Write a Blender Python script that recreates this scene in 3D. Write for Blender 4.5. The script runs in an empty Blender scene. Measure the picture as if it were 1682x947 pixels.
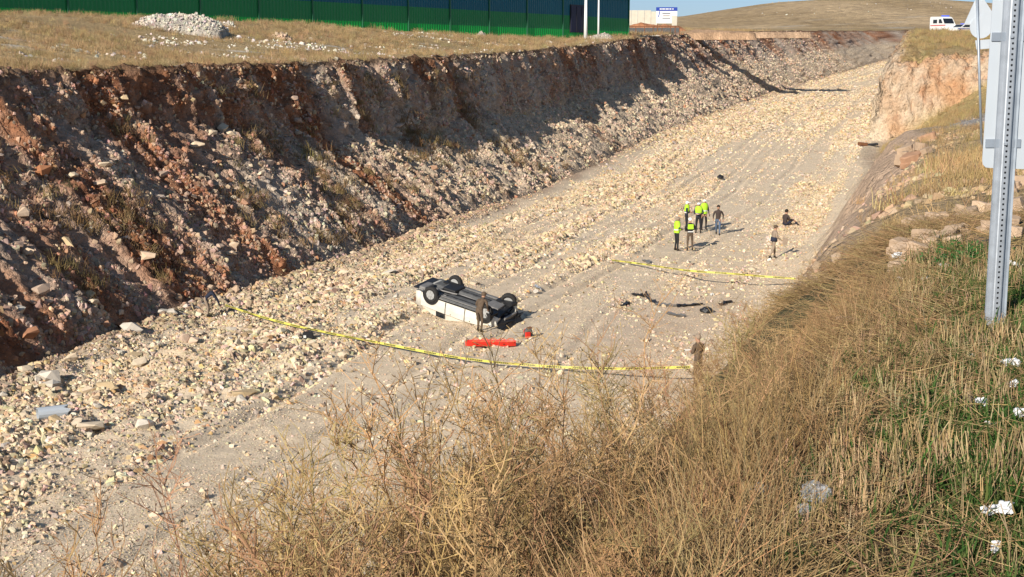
import bpy, bmesh, math, random
import numpy as np
from mathutils import Vector, Matrix, Euler
random.seed(7); rng = np.random.default_rng(7)
S = bpy.context.scene
# ---------------------------------------------------------------- camera, sky, sun, exposure
F, CX, CY, HOR, CAMZ = 2300.0, 841.0, 473.5, 80.0, 11.0
PITCH = math.atan((CY - HOR) / F)
cd = bpy.data.cameras.new('camera'); cam = bpy.data.objects.new('camera', cd); S.collection.objects.link(cam)
cam.location = (0, 0, CAMZ); cam.rotation_euler = (math.radians(90) - PITCH, 0, 0)
cd.sensor_width = 36; cd.lens = F / 1682 * 36; cd.clip_start = .1; cd.clip_end = 6000
S.camera = cam
SUNV = Vector((.51, .86, 0)).normalized(); SEL = math.radians(23.5)
w = bpy.data.worlds.new('World'); S.world = w; w.use_nodes = True
nt = w.node_tree; bg = nt.nodes['Background']
sky = nt.nodes.new('ShaderNodeTexSky'); sky.sky_type = 'NISHITA'; sky.sun_disc = False
sky.sun_elevation = SEL; sky.sun_rotation = math.atan2(-SUNV.x, -SUNV.y)
sky.altitude = 900; sky.air_density = .8; sky.dust_density = .1; sky.ozone_density = 3.5
# hazy band: the sky deepens to a soft blue towards the horizon, the same all the way round
wt = nt.nodes.new('ShaderNodeTexCoord'); ws = nt.nodes.new('ShaderNodeSeparateXYZ'); nt.links.new(wt.outputs['Generated'], ws.inputs[0])
wr = nt.nodes.new('ShaderNodeValToRGB'); nt.links.new(ws.outputs['Z'], wr.inputs[0])
wr.color_ramp.elements[0].position = 0; wr.color_ramp.elements[0].color = (.235, .26, .33, 1)
wr.color_ramp.elements[1].position = .45; wr.color_ramp.elements[1].color = (1, .84, .66, 1)
wm = nt.nodes.new('ShaderNodeMix'); wm.data_type = 'RGBA'; wm.blend_type = 'MULTIPLY'; wm.inputs[0].default_value = 1
nt.links.new(sky.outputs[0], wm.inputs[6]); nt.links.new(wr.outputs[0], wm.inputs[7])
nt.links.new(wm.outputs[2], bg.inputs[0]); bg.inputs[1].default_value = .15
ld = bpy.data.lights.new('sun', 'SUN'); lo = bpy.data.objects.new('sun', ld); S.collection.objects.link(lo)
ld.energy = 4.6; ld.angle = math.radians(.53); ld.color = (1, .93, .82)
lo.rotation_euler = Vector((SUNV.x * math.cos(SEL), SUNV.y * math.cos(SEL), -math.sin(SEL))).to_track_quat('-Z', 'Y').to_euler()
S.view_settings.view_transform = 'Standard'; S.view_settings.look = 'None'; S.view_settings.gamma = 1
S.view_settings.exposure = 0.60
S.cycles.max_bounces = 4; S.cycles.diffuse_bounces = 2; S.cycles.glossy_bounces = 2
S.cycles.transparent_max_bounces = 8; S.cycles.use_denoising = True

# ---------------------------------------------------------------- helpers
def ray(px, py):
    x = (px - CX) / F; y = -(py - CY) / F
    c, s = math.cos(PITCH), math.sin(PITCH)
    return Vector((x, c + y * s, -s + y * c))
def PZ(px, py, z=0.0):
    """point of the place at height z seen at photo position"""
    r = ray(px, py); k = (z - CAMZ) / r.z
    return Vector((r.x * k, r.y * k, z))
def PY(px, py, Y):
    r = ray(px, py); k = Y / r.y
    return Vector((r.x * k, Y, CAMZ + r.z * k))
def hsh(ix, iy, iz, seed):
    h = (ix.astype(np.int64) * 374761393 + iy.astype(np.int64) * 668265263 + iz.astype(np.int64) * 2147483647 + seed * 1274126177) & 0xffffffff
    h = ((h ^ (h >> 13)) * 1274126177) & 0xffffffff
    h = ((h ^ (h >> 16)) * 2246822519) & 0xffffffff
    return ((h ^ (h >> 15)) & 0xffffff) / float(0xffffff)
def vn(x, y, z=0.0, seed=0):
    x, y, z = np.broadcast_arrays(np.asarray(x, float), np.asarray(y, float), np.asarray(z, float))
    xi, yi, zi = np.floor(x), np.floor(y), np.floor(z)
    fx, fy, fz = x - xi, y - yi, z - zi
    fx = fx * fx * (3 - 2 * fx); fy = fy * fy * (3 - 2 * fy); fz = fz * fz * (3 - 2 * fz)
    r = 0
    for a in (0, 1):
        wx = fx if a else 1 - fx
        for b in (0, 1):
            wy = fy if b else 1 - fy
            for c in (0, 1):
                r = r + wx * wy * (fz if c else 1 - fz) * hsh(xi + a, yi + b, zi + c, seed)
    return r * 2 - 1
def fbm(x, y, z=0.0, o=4, seed=0, g=.5):
    r = 0; a = 1; t = 0
    for k in range(o):
        f = 2.03 ** k
        r = r + a * vn(np.asarray(x) * f + 17.1 * k, np.asarray(y) * f - 9.3 * k, np.asarray(z) * f + 3.7 * k, seed + k); t += a; a *= g
    return r / t
def worley(x, y, z, seed=0):
    """distance to the cell's stone centre and a random value per cell"""
    xi, yi, zi = np.floor(x), np.floor(y), np.floor(z)
    best = np.full(x.shape, 9.); sec = best.copy(); val = np.zeros(x.shape)
    for a in (-1, 0, 1):
        for b in (-1, 0, 1):
            for c in (-1, 0, 1):
                X, Y, Z = xi + a, yi + b, zi + c
                d = (X + hsh(X, Y, Z, seed) - x) ** 2 + (Y + hsh(X, Y, Z, seed + 1) - y) ** 2 + (Z + hsh(X, Y, Z, seed + 2) - z) ** 2
                m = d < best
                sec = np.where(m, best, np.minimum(sec, d)); best = np.where(m, d, best)
                val = np.where(m, hsh(X, Y, Z, seed + 3), val)
    return np.sqrt(best), np.sqrt(sec), val
def sstep(a, b, x):
    t = np.clip((x - a) / (b - a), 0, 1); return t * t * (3 - 2 * t)
def mix(a, b, t):
    t = np.asarray(t)[..., None]; return np.asarray(a) * (1 - t) + np.asarray(b) * t

def put(o, label=None, cat=None, group=None, kind=None, parent=None):
    if o.name not in S.collection.objects: S.collection.objects.link(o)
    if label: o['label'] = label
    if cat: o['category'] = cat
    if group: o['group'] = group
    if kind: o['kind'] = kind
    if parent: o.parent = parent
    return o
def empty(name, loc, rz=0, label=None, cat=None, group=None):
    o = bpy.data.objects.new(name, None); o.location = loc; o.rotation_euler = (0, 0, rz); o.empty_display_size = .2
    return put(o, label, cat, group)
class MB:
    """collects shapes into one mesh"""
    def __init__(s): s.bm = bmesh.new()
    def box(s, c, d, rot=None, taper=None, bev=0):
        r = bmesh.ops.create_cube(s.bm, size=1); vs = r['verts']
        for v in vs:
            if taper and v.co.z > 0: v.co.x *= taper[0]; v.co.y *= taper[1]
            v.co = Vector((v.co.x * d[0], v.co.y * d[1], v.co.z * d[2]))
            if rot: v.co.rotate(Euler(rot))
            v.co += Vector(c)
        if bev:
            es = list({e for v in vs for e in v.link_edges})
            bmesh.ops.bevel(s.bm, geom=es, offset=bev, segments=2, affect='EDGES', profile=.6)
        return s
    def tube(s, pts, rad, n=8, caps=True):
        pts = [Vector(p) for p in pts]
        if not hasattr(rad, '__len__'): rad = [rad] * len(pts)
        rings = []; up = Vector((0, 0, 1))
        for i, p in enumerate(pts):
            d = (pts[min(i + 1, len(pts) - 1)] - pts[max(i - 1, 0)]).normalized()
            a = d.cross(up if abs(d.z) < .95 else Vector((1, 0, 0))).normalized(); b = d.cross(a)
            rings.append([s.bm.verts.new(p + (a * math.cos(2 * math.pi * k / n) + b * math.sin(2 * math.pi * k / n)) * rad[i]) for k in range(n)])
        for A, B in zip(rings, rings[1:]):
            for k in range(n): s.bm.faces.new((A[k], A[(k + 1) % n], B[(k + 1) % n], B[k]))
        if caps: s.bm.faces.new(rings[0][::-1]); s.bm.faces.new(rings[-1])
        return s
    def poly(s, vs, fs):
        V = [s.bm.verts.new(v) for v in vs]
        for f in fs: s.bm.faces.new([V[i] for i in f])
        return s
    def prism(s, pts, d):
        """closed outline pts (3-D) pushed along d"""
        n = len(pts); d = Vector(d)
        return s.poly([Vector(p) for p in pts] + [Vector(p) + d for p in pts],
                      [tuple(range(n))[::-1], tuple(range(n, 2 * n))] + [(k, (k + 1) % n, n + (k + 1) % n, n + k) for k in range(n)])
    def build(s, name, m, parent=None, smooth=False, **kw):
        bmesh.ops.recalc_face_normals(s.bm, faces=s.bm.faces[:])
        me = bpy.data.meshes.new(name); s.bm.to_mesh(me); s.bm.free()
        for mm in (m if isinstance(m, (list, tuple)) else [m]): me.materials.append(mm)
        if smooth: me.shade_smooth()
        return put(bpy.data.objects.new(name, me), parent=parent, **kw)

# ---------------------------------------------------------------- materials
def nmat(name, rough=.9, spec=.2):
    m = bpy.data.materials.new(name); m.use_nodes = True
    b = m.node_tree.nodes['Principled BSDF']; b.inputs['Roughness'].default_value = rough
    b.inputs['Specular IOR Level'].default_value = spec
    return m, m.node_tree.nodes, m.node_tree.links, b
def MN(nodes, links, op, a, b=None, c=None, clamp=False):
    n = nodes.new('ShaderNodeMath'); n.operation = op; n.use_clamp = clamp
    for i, v in enumerate((a, b, c)):
        if v is None: continue
        if isinstance(v, (int, float)): n.inputs[i].default_value = v
        else: links.new(v, n.inputs[i])
    return n.outputs[0]
def noise(nodes, links, vec, scale, detail=4, rough=.6, dim='3D'):
    n = nodes.new('ShaderNodeTexNoise'); n.inputs['Scale'].default_value = scale; n.inputs['Detail'].default_value = detail
    n.inputs['Roughness'].default_value = rough; links.new(vec, n.inputs['Vector']); return n.outputs[0]
def scaled(nodes, links, col, fac):
    n = nodes.new('ShaderNodeVectorMath'); n.operation = 'SCALE'; links.new(col, n.inputs[0])
    if isinstance(fac, (int, float)): n.inputs['Scale'].default_value = fac
    else: links.new(fac, n.inputs['Scale'])
    return n.outputs[0]
def flat(name, col, rough=.6, spec=.3, metal=0, var=.18, scale=8, bump=.0):
    """one material colour with uneven wear"""
    m, N, L, b = nmat(name, rough, spec); b.inputs['Metallic'].default_value = metal
    tc = N.new('ShaderNodeTexCoord'); f = noise(N, L, tc.outputs['Object'], scale, 5)
    k = MN(N, L, 'MULTIPLY_ADD', f, var * 2, 1 - var)
    rgb = N.new('ShaderNodeRGB'); rgb.outputs[0].default_value = (*col, 1)
    L.new(scaled(N, L, rgb.outputs[0], k), b.inputs['Base Color'])
    L.new(MN(N, L, 'MULTIPLY_ADD', f, .3, rough - .15, clamp=True), b.inputs['Roughness'])
    if bump:
        bp = N.new('ShaderNodeBump'); bp.inputs['Strength'].default_value = .6; bp.inputs['Distance'].default_value = bump
        L.new(f, bp.inputs['Height']); L.new(bp.outputs[0], b.inputs['Normal'])
    return m
def ground_mat(name, s1, s2, bump, dist, var=.5):
    m, N, L, b = nmat(name, .95, .1)
    at = N.new('ShaderNodeAttribute'); at.attribute_name = 'Col'
    g = N.new('ShaderNodeNewGeometry'); P = g.outputs['Position']
    f1 = noise(N, L, P, s1, 5, .7); f2 = noise(N, L, P, s2, 4, .7)
    vo = N.new('ShaderNodeTexVoronoi'); vo.inputs['Scale'].default_value = s2 * .8; L.new(P, vo.inputs['Vector'])
    cellv = N.new('ShaderNodeSeparateColor'); L.new(vo.outputs['Color'], cellv.inputs[0])
    k = MN(N, L, 'MULTIPLY_ADD', f1, var * 2, 1 - var)
    k = MN(N, L, 'MULTIPLY', k, MN(N, L, 'MULTIPLY_ADD', f2, var, 1 - var * .5))
    k = MN(N, L, 'MULTIPLY', k, MN(N, L, 'MULTIPLY_ADD', cellv.outputs[0], var * .6, 1 - var * .3))
    L.new(scaled(N, L, at.outputs['Color'], k), b.inputs['Base Color'])
    h = MN(N, L, 'SUBTRACT', f2, MN(N, L, 'MULTIPLY', vo.outputs['Distance'], .6))
    bp = N.new('ShaderNodeBump'); bp.inputs['Strength'].default_value = bump; bp.inputs['Distance'].default_value = dist
    L.new(h, bp.inputs['Height']); L.new(bp.outputs[0], b.inputs['Normal'])
    return m
M = {}
M['floor'] = ground_mat('crushed_limestone', 1.3, 16, .5, .03, .26)
M['bank'] = ground_mat('rubble_face', 1.1, 5, 1.0, .2, .45)
M['soil'] = ground_mat('dry_soil', .9, 14, .7, .06, .3)
M['fieldg'] = ground_mat('dry_grass_ground', .7, 6, .8, .1, .3)
def inst_mat(name, rough=.9, scale=6, var=.25, bump=.02, source='INSTANCER', trans=0):
    m, N, L, b = nmat(name, rough, .15)
    if source == 'INSTANCER':
        at = N.new('ShaderNodeAttribute'); at.attribute_type = 'INSTANCER'; at.attribute_name = 'icol'; col = at.outputs['Color']
    else:
        oi = N.new('ShaderNodeObjectInfo'); col = oi.outputs['Color']
    tc = N.new('ShaderNodeTexCoord'); f = noise(N, L, tc.outputs['Object'], scale, 3)
    c = scaled(N, L, col, MN(N, L, 'MULTIPLY_ADD', f, var * 2, 1 - var))
    L.new(c, b.inputs['Base Color'])
    if bump:
        bp = N.new('ShaderNodeBump'); bp.inputs['Strength'].default_value = .8; bp.inputs['Distance'].default_value = bump
        L.new(f, bp.inputs['Height']); L.new(bp.outputs[0], b.inputs['Normal'])
    if trans:
        tr = N.new('ShaderNodeBsdfTranslucent'); ms = N.new('ShaderNodeMixShader'); ms.inputs[0].default_value = trans
        L.new(c, tr.inputs[0]); L.new(b.outputs[0], ms.inputs[1]); L.new(tr.outputs[0], ms.inputs[2])
        L.new(ms.outputs[0], N['Material Output'].inputs[0])
    return m
M['stone'] = inst_mat('broken_stone')
M['stone_obj'] = inst_mat('loose_stone', source='OBJECT', scale=4)
M['straw'] = inst_mat('dry_stem', .8, 3, .3, 0, trans=.25)

# ---------------------------------------------------------------- scatter by geometry nodes
_coll_n = [0]
def variants(name, objs):
    c = bpy.data.collections.new(name)
    for o in objs: c.objects.link(o)
    return c
def scatter(name, P, rot, scl, idx, col, coll, label, cat=None, kind='stuff', parent=None):
    n = len(P); me = bpy.data.meshes.new(name); me.vertices.add(n)
    me.vertices.foreach_set('co', np.asarray(P, np.float32).ravel())
    for nm, ty, dat in (('irot', 'FLOAT_VECTOR', rot), ('iscl', 'FLOAT_VECTOR', scl)):
        a = me.attributes.new(nm, ty, 'POINT'); a.data.foreach_set('vector', np.asarray(dat, np.float32).ravel())
    a = me.attributes.new('iidx', 'INT', 'POINT'); a.data.foreach_set('value', np.asarray(idx, np.int32))
    a = me.attributes.new('icol', 'FLOAT_COLOR', 'POINT')
    a.data.foreach_set('color', np.concatenate([np.clip(np.asarray(col), 0, 1), np.ones((n, 1))], 1).astype(np.float32).ravel())
    o = bpy.data.objects.new(name, me); put(o, label, cat, kind=kind, parent=parent)
    g = bpy.data.node_groups.new(name + '_nodes', 'GeometryNodeTree')
    g.interface.new_socket('Geometry', in_out='INPUT', socket_type='NodeSocketGeometry')
    g.interface.new_socket('Geometry', in_out='OUTPUT', socket_type='NodeSocketGeometry')
    N, L = g.nodes, g.links
    gi, go = N.new('NodeGroupInput'), N.new('NodeGroupOutput')
    mp = N.new('GeometryNodeMeshToPoints'); L.new(gi.outputs[0], mp.inputs[0])
    ip = N.new('GeometryNodeInstanceOnPoints'); L.new(mp.outputs[0], ip.inputs['Points'])
    ci = N.new('GeometryNodeCollectionInfo'); ci.inputs['Collection'].default_value = coll
    ci.inputs['Separate Children'].default_value = True; ci.inputs['Reset Children'].default_value = True
    L.new(ci.outputs[0], ip.inputs['Instance']); ip.inputs['Pick Instance'].default_value = True
    def na(nm, ty):
        a = N.new('GeometryNodeInputNamedAttribute'); a.data_type = ty; a.inputs[0].default_value = nm; return a.outputs[0]
    L.new(na('iidx', 'INT'), ip.inputs['Instance Index'])
    L.new(na('irot', 'FLOAT_VECTOR'), ip.inputs['Rotation']); L.new(na('iscl', 'FLOAT_VECTOR'), ip.inputs['Scale'])
    L.new(ip.outputs[0], go.inputs[0])
    md = o.modifiers.new('scatter', 'NODES'); md.node_group = g
    return o
def rock_mesh(name, seed, m, npts=13, flatn=.7):
    r = random.Random(seed); bm = bmesh.new()
    a, b_, c = r.uniform(.75, 1.15), r.uniform(.65, 1), r.uniform(.5, .85) * flatn / .7
    for _ in range(npts):
        v = Vector((r.gauss(0, 1), r.gauss(0, 1), r.gauss(0, 1))).normalized() * r.uniform(.8, 1.05)
        bm.verts.new((v.x * a * .5, v.y * b_ * .5, v.z * c * .5))
    bmesh.ops.convex_hull(bm, input=bm.verts[:])
    for v in [v for v in bm.verts if not v.link_faces]: bm.verts.remove(v)
    me = bpy.data.meshes.new(name); bm.to_mesh(me); bm.free(); me.materials.append(m); return me
ROCKC = variants('stone_shapes', [bpy.data.objects.new('stone_shape', rock_mesh('stone_shape', k, M['stone'])) for k in range(10)])
GRAVC = variants('gravel_shapes', [bpy.data.objects.new('gravel_shape', rock_mesh('gravel_shape', 30 + k, M['stone'], 8)) for k in range(6)])
ROCKM = [rock_mesh('stone', 50 + k, M['stone_obj'], 15, .85) for k in range(10)]
# ---------------------------------------------------------------- the terrain: one cross-section swept along the cutting
def ipt(tab): return lambda Y: np.interp(Y, [a for a, b in tab], [b for a, b in tab])
toeL = ipt([(-60, -44), (0, -28), (20, -23.3), (45, -16.8), (60, -12.6), (74, -7.8), (110, 2.8), (154, 15.8), (210, 32.5), (300, 60), (350, 82), (390, 104), (430, 134), (480, 180), (700, 420), (1600, 1400)])
toeR = ipt([(-60, -25), (0, -6.5), (9, -3.5), (30, 2.8), (47, 7.9), (68, 14.5), (97, 23.6), (133, 33.5), (158, 40.6), (210, 56), (260, 70), (300, 84), (350, 106), (390, 128), (430, 158), (480, 204), (700, 444), (1600, 1424)])
zfl = ipt([(-60, 0), (110, 0), (154, 1.25), (210, 2.0), (300, 3.0), (350, 5.0), (400, 9.0), (450, 14.5), (480, 16.2), (600, 18.0), (700, 19), (1600, 22)])
zrim = ipt([(-60, 10.2), (60, 10.1), (75, 10.1), (95, 10.2), (118, 10.5), (160, 11.4), (195, 12.6), (240, 13.4), (350, 15.4), (480, 17), (700, 19), (1600, 24)])
zplat = ipt([(-60, 12), (60, 12.2), (110, 13.6), (200, 13.7), (240, 14.2), (500, 18), (700, 19.5), (1600, 24)])
wbank = ipt([(-60, 10.6), (55, 10.6), (80, 9.8), (110, 9.3), (150, 9.3), (198, 9.6), (225, 13), (260, 14), (400, 12), (1600, 8)])
RDX = [0, 1, 2, 3, 4, 5, 6, 7, 8, 10, 12, 16, 24, 40, 100, 1500]
RT = {
 -60: [0, 4.3, 7.0, 8.0, 8.5, 9.0, 9.6, 9.7, 9.7, 9.7, 9.7, 9.75, 9.8, 10, 10.5, 12],
 5.2: [0, 4.3, 7.0, 8.0, 8.5, 9.0, 9.6, 9.7, 9.7, 9.7, 9.7, 9.75, 9.8, 10, 10.5, 12],
 9: [0, 2.0, 4.1, 6.0, 7.4, 8.6, 9.50, 9.7, 9.7, 9.7, 9.7, 9.75, 9.8, 10, 10.5, 12],
 11: [0, 1.8, 3.8, 6.0, 7.8, 8.9, 9.55, 9.7, 9.7, 9.7, 9.7, 9.75, 9.8, 10, 10.5, 12],
 16: [0, 1.6, 3.5, 5.5, 7.2, 8.4, 9.0, 9.2, 9.25, 9.3, 9.4, 9.6, 9.8, 10, 10.5, 12],
 25: [0, 1.5, 3.3, 5.2, 6.8, 7.9, 8.4, 8.6, 8.8, 9.0, 9.2, 9.6, 9.8, 10, 10.5, 12],
 40: [0, 1.4, 3.0, 4.7, 6.2, 7.0, 7.5, 7.7, 7.9, 8.2, 8.6, 9.2, 9.8, 10, 10.5, 12],
 60: [0, 1.4, 3.0, 4.6, 5.7, 6.4, 6.7, 6.9, 7.0, 7.4, 8, 9, 9.8, 10, 10.5, 12],
 80: [0, 1.5, 3.3, 4.9, 5.5, 5.8, 6, 6.2, 6.3, 6.6, 7.2, 8.4, 9.8, 10.2, 10.5, 12],
 100: [.05, 1.4, 3.0, 4.5, 5.2, 5.4, 5.5, 5.6, 5.6, 5.9, 6.4, 7.8, 9.8, 10.2, 11, 12],
 120: [.3, .8, 1.4, 2.0, 2.7, 3.4, 4.0, 4.5, 4.8, 5.2, 5.6, 6.6, 8.5, 10.5, 11, 12],
 139: [.85, 1.0, 1.2, 1.5, 1.9, 2.3, 2.9, 3.5, 4.2, 5.2, 6.2, 7.2, 8.6, 10.5, 11.5, 13],
 146.5: [1.05, 1.3, 1.7, 2.1, 2.6, 3.2, 3.8, 4.6, 5.2, 6.4, 7.4, 8.4, 9.4, 11, 12, 13],
 147.5: [1.1, 3.4, 4.8, 5.6, 6.3, 6.9, 7.3, 7.6, 7.9, 8.5, 9.0, 9.5, 10, 11, 12, 13],
 148.6: [1.1, 6.2, 8.4, 8.8, 9.1, 9.3, 9.4, 9.5, 9.6, 9.8, 10, 10.2, 10.5, 11, 12, 13],
 150: [1.15, 6.6, 9.0, 9.5, 9.7, 9.8, 9.9, 10, 10.1, 10.3, 10.4, 10.5, 10.7, 11.3, 12, 13],
 156: [1.3, 7.5, 9.9, 10.4, 10.6, 10.7, 10.8, 10.9, 10.9, 11, 11.1, 11.2, 11.4, 12, 13, 14],
 200: [1.9, 8, 11.2, 12.4, 12.8, 12.9, 13, 13, 13, 13, 13, 13, 13.1, 13.2, 14, 15],
 240: [2.3, 9, 12.5, 13.6, 14.0, 14.1, 14.1, 14.1, 14.1, 14.1, 14.1, 14.1, 14.2, 14.3, 15, 16],
 480: [16.2, 16.6, 17, 17.5, 18, 18, 18, 18, 18, 18, 18, 18, 18, 18, 18, 18],
 700: [17, 18, 19, 19.3, 19.5, 19.5, 19.5, 19.5, 19.5, 19.5, 19.5, 19.5, 19.5, 19.5, 19.5, 19.5],
 1600: [22, 23, 24, 24, 24, 24, 24, 24, 24, 24, 24, 24, 24, 24, 24, 24]}
def rtab(Y, dx):
    ks = sorted(RT); cols = np.stack([np.interp(Y, ks, [RT[k][j] for k in ks]) for j in range(len(RDX))], -1)
    j = np.clip(np.searchsorted(RDX, dx, side='right') - 1, 0, len(RDX) - 2); D = np.array(RDX, float)
    f = (dx - D[j]) / (D[j + 1] - D[j])
    a = np.take_along_axis(cols, j[..., None], -1)[..., 0]; b = np.take_along_axis(cols, (j + 1)[..., None], -1)[..., 0]
    return a * (1 - f) + b * f
ar = np.arange
ST = np.concatenate([ar(-60, -4, 4), ar(-4, 14, .22), ar(14, 32, .4), ar(32, 120, .165), ar(120, 144, .45), ar(144, 153, .14), ar(153, 220, .45), ar(220, 400, 1.5), ar(400, 700, 7), ar(700, 1601, 60)])
UL = np.concatenate([ar(0, 10, .4), np.geomspace(10, 60, 18)[:-1], np.geomspace(60, 1500, 12)])      # field, away from the rim
NB, NF = 84, 140
VB = np.linspace(0, 1, NB)[1:]
VF = np.linspace(0, 1, NF)[1:-1]
DR = np.concatenate([np.linspace(0, 12, 76), np.geomspace(12, 60, 22)[1:], np.geomspace(60, 1500, 12)[1:]])
R = len(ST); Yc = ST[:, None]
tl, tr, zf, zr, wb = (f(ST)[:, None] for f in (toeL, toeR, zfl, zrim, wbank))
zp = zplat(ST)[:, None]
# irregular rim and toe
ripple = .5 * fbm(ST * .35, 0, 0, 3, 5)[:, None] + .9 * fbm(ST * .06, 3, 0, 2, 6)[:, None]
tl = tl + .8 * fbm(ST * .12, 9, 0, 3, 8)[:, None]
wb = wb + ripple
tr = tr + 1.3 * fbm(ST * .11, 5, 0, 4, 9)[:, None] * sstep(14, 30, ST)[:, None]
# bank profile: talus then a steep rock face; near part is talus almost to the rim
sf = (1 - sstep(62, 88, Yc)) + 0 * Yc
tv = .83 * (1 - sf) + .86 * sf          # width share of the talus
tz = .50 * (1 - sf) + .79 * sf          # height share of the talus
tv = tv + .05 * fbm(Yc * .3, 1, 0, 3, 11); tz = tz + .10 * fbm(Yc * .17, 4, 0, 3, 12)
far_ = sstep(192, 222, Yc); tz = tz * (1 - far_) + .62 * far_; tv = tv * (1 - far_) + .66 * far_
q = VB[None, :]
hor = np.where(q < .62, q / .62 * tv, tv + (q - .62) / .38 * (1 - tv))
ver = np.where(q < .62, (q / .62) ** 1.0 * tz, tz + (1 - (1 - (q - .62) / .38) ** 1.25) * (1 - tz))
ver = np.where(q < .62, ver, np.maximum(ver, tz + ((q - .62) / .38) ** .8 * (1 - tz)))
bx = tl - wb * hor; bz = zf + (zr - zf) * ver
ul = UL[None, 1:]
fx = tl - wb - ul; fz = zr + (zp - zr) * sstep(0, 30, ul)
fxl = np.concatenate([bx[:, ::-1][:, :0], bx], 1)
flx = tl + (tr - tl) * VF[None, :]; t_in = (tr - tl) * VF[None, :]
flz = zf + .35 * (1 - sstep(0, 2.2, t_in)) + .5 * (1 - sstep(0, 3.0, (tr - tl) - t_in)) * sstep(14, 30, Yc)
dr = DR[None, :] + 0 * Yc
rx = tr + dr; rz = rtab(Yc + 0 * dr, dr) + .5 * sstep(14, 30, Yc) * (1 - sstep(0, 1.6, dr))
XX = np.concatenate([fx[:, ::-1], bx[:, ::-1], tl, flx, rx], 1)
ZZ = np.concatenate([fz[:, ::-1], bz[:, ::-1], zf + .35, flz, rz], 1)
YY = Yc + 0 * XX
nf_, nb_, nfl = fx.shape[1], bx.shape[1], flx.shape[1]
J_RIM = nf_; J_TL = nf_ + nb_; J_TR = J_TL + nfl + 1; C = XX.shape[1]
J_DX = lambda d: J_TR + int(np.searchsorted(DR, d))
jj = np.arange(C)[None, :] + 0 * Yc
isB = ((jj >= J_RIM) & (jj <= J_TL)); isF = (jj > J_TL) & (jj < J_TR); isR = jj >= J_TR; isL = jj < J_RIM
T = XX - tl                                   # metres right of the left toe
DXR = XX - tr                                 # metres right of the right toe
# -- how much loose rubble lies on the floor
def rubble(X, Y):
    t = X - toeL(Y); wd = toeR(Y) - toeL(Y)
    st = fbm(t * .75, Y * .045, 0, 4, 31)                        # bands along the cutting
    pt = fbm(t * .22, Y * .09, 2, 3, 33)
    r = .22 + 1.35 * st + .8 * pt
    r = r + .42 * (1 - sstep(4, 12, t + 1.5 * pt)) + .45 * np.exp(-((t - 11) / 4.5) ** 2 - ((Y - 78) / 16) ** 2) + .55 * np.exp(-((t - 6) / 3) ** 2 - ((Y - 112) / 24) ** 2)
    r = r + .5 * np.exp(-((t - 21) / 2.4) ** 2 - ((Y - 98) / 9) ** 2) + .6 * np.exp(-((Y - 185) / 22) ** 2)
    r = r - .9 * np.exp(-((t - 15) / 4.5) ** 2 - ((Y - 140) / 22) ** 2) - .8 * np.exp(-((t - 16.5) / 3.2) ** 2 - ((Y - 85) / 20) ** 2)
    r = r - .8 * np.exp(-((t - 17) / 5) ** 2 - ((Y - 48) / 14) ** 2) - .55 * sstep(9, 13, t) * (1 - sstep(48, 62, Y))
    r = r - .5 * sstep(13, 17, t)*(1 - sstep(60, 90, Y))
    return np.clip(r, 0, 1)
RUB = rubble(XX, YY) * (isF | (jj == J_TL))
# -- relief
trk = np.zeros_like(XX)
for t0, wd_ in ((8.2, .5), (10.2, .5), (12.6, .45), (14.4, .45), (17.5, .4), (4.6, .5), (6.1, .4)):
    c0 = t0 + .9 * fbm(YY * .02, t0, 0, 2, 77)
    trk -= .13 * np.exp(-((T - c0) / (wd_ * .45)) ** 2) * (.45 + .9 * np.clip(fbm(YY * .06, t0, 5, 2, 78) + .4, 0, 1))
    trk += .07 * np.exp(-((T - c0 - wd_) / (wd_ * .4)) ** 2) + .03 * np.exp(-((T - c0 + wd_) / (wd_ * .4)) ** 2)
low = fbm(XX * .18, YY * .18, 0, 3, 41)
mid = fbm(XX * .9, YY * .9, ZZ * .9, 4, 42)
fin = fbm(XX * 2.6, YY * 2.6, ZZ * 2.6, 3, 43)
ZZ = ZZ + isF * (trk + .10 * low + (.26 * RUB * (mid + .4)) + (.03 + .10 * RUB) * fin + .035 * mid)
near = (YY < 14)
ZZ = ZZ + isL * sstep(0, 2, -(XX - tl + wb)) * (.22 * low + .10 * mid) + isR * sstep(5, 9, DXR) * np.where(near, .03, .16) * (low + mid * .6)
# normals of the base surface
def normals(X, Y, Z):
    dU = np.stack([np.gradient(a, axis=0) for a in (X, Y, Z)], -1); dV = np.stack([np.gradient(a, axis=1) for a in (X, Y, Z)], -1)
    n = np.cross(dV, dU); n /= np.linalg.norm(n, axis=-1, keepdims=True) + 1e-9
    return n
Nn = normals(XX, YY, ZZ)
hB = np.clip((ZZ - zf) / (zr - zf), 0, 1)
ampB = isB * sstep(0, .12, hB) * (1 - sstep(.97, 1.0, hB) * .6)
ff = XX * .3 + YY * .95                        # position along the bank; diggings run down the slope
rib = fbm(ff * .85, hB * 1.1, 0, 3, 51); rib2 = fbm(ff * 2.4 + .4 * fbm(ff * .4, hB * 3, 0, 2, 56), hB * 2.2, 0, 2, 52)
big = fbm(ff * .16, hB * 1.2, 4, 3, 53)
w1, w2, wv = worley(XX * .8, YY * .8, ZZ * .9, 60)
w3, w4, wv2 = worley(XX * 2.1, YY * 2.1, ZZ * 2.4, 64)
rockf = sstep(.45, .62, hB + .05 * rib)          # the rock face above the talus
gph = ff * 2.8 + .55 * fbm(ff * .5, hB * 1.5, 2, 3, 58); gouge = np.abs(fbm(gph, hB * .55, 0, 2, 57)) * 2.2 - .55
ridge = 1 - 2 * np.abs(fbm(ff * .62 + .2 * big, hB * .9, 7, 3, 55))
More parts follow.
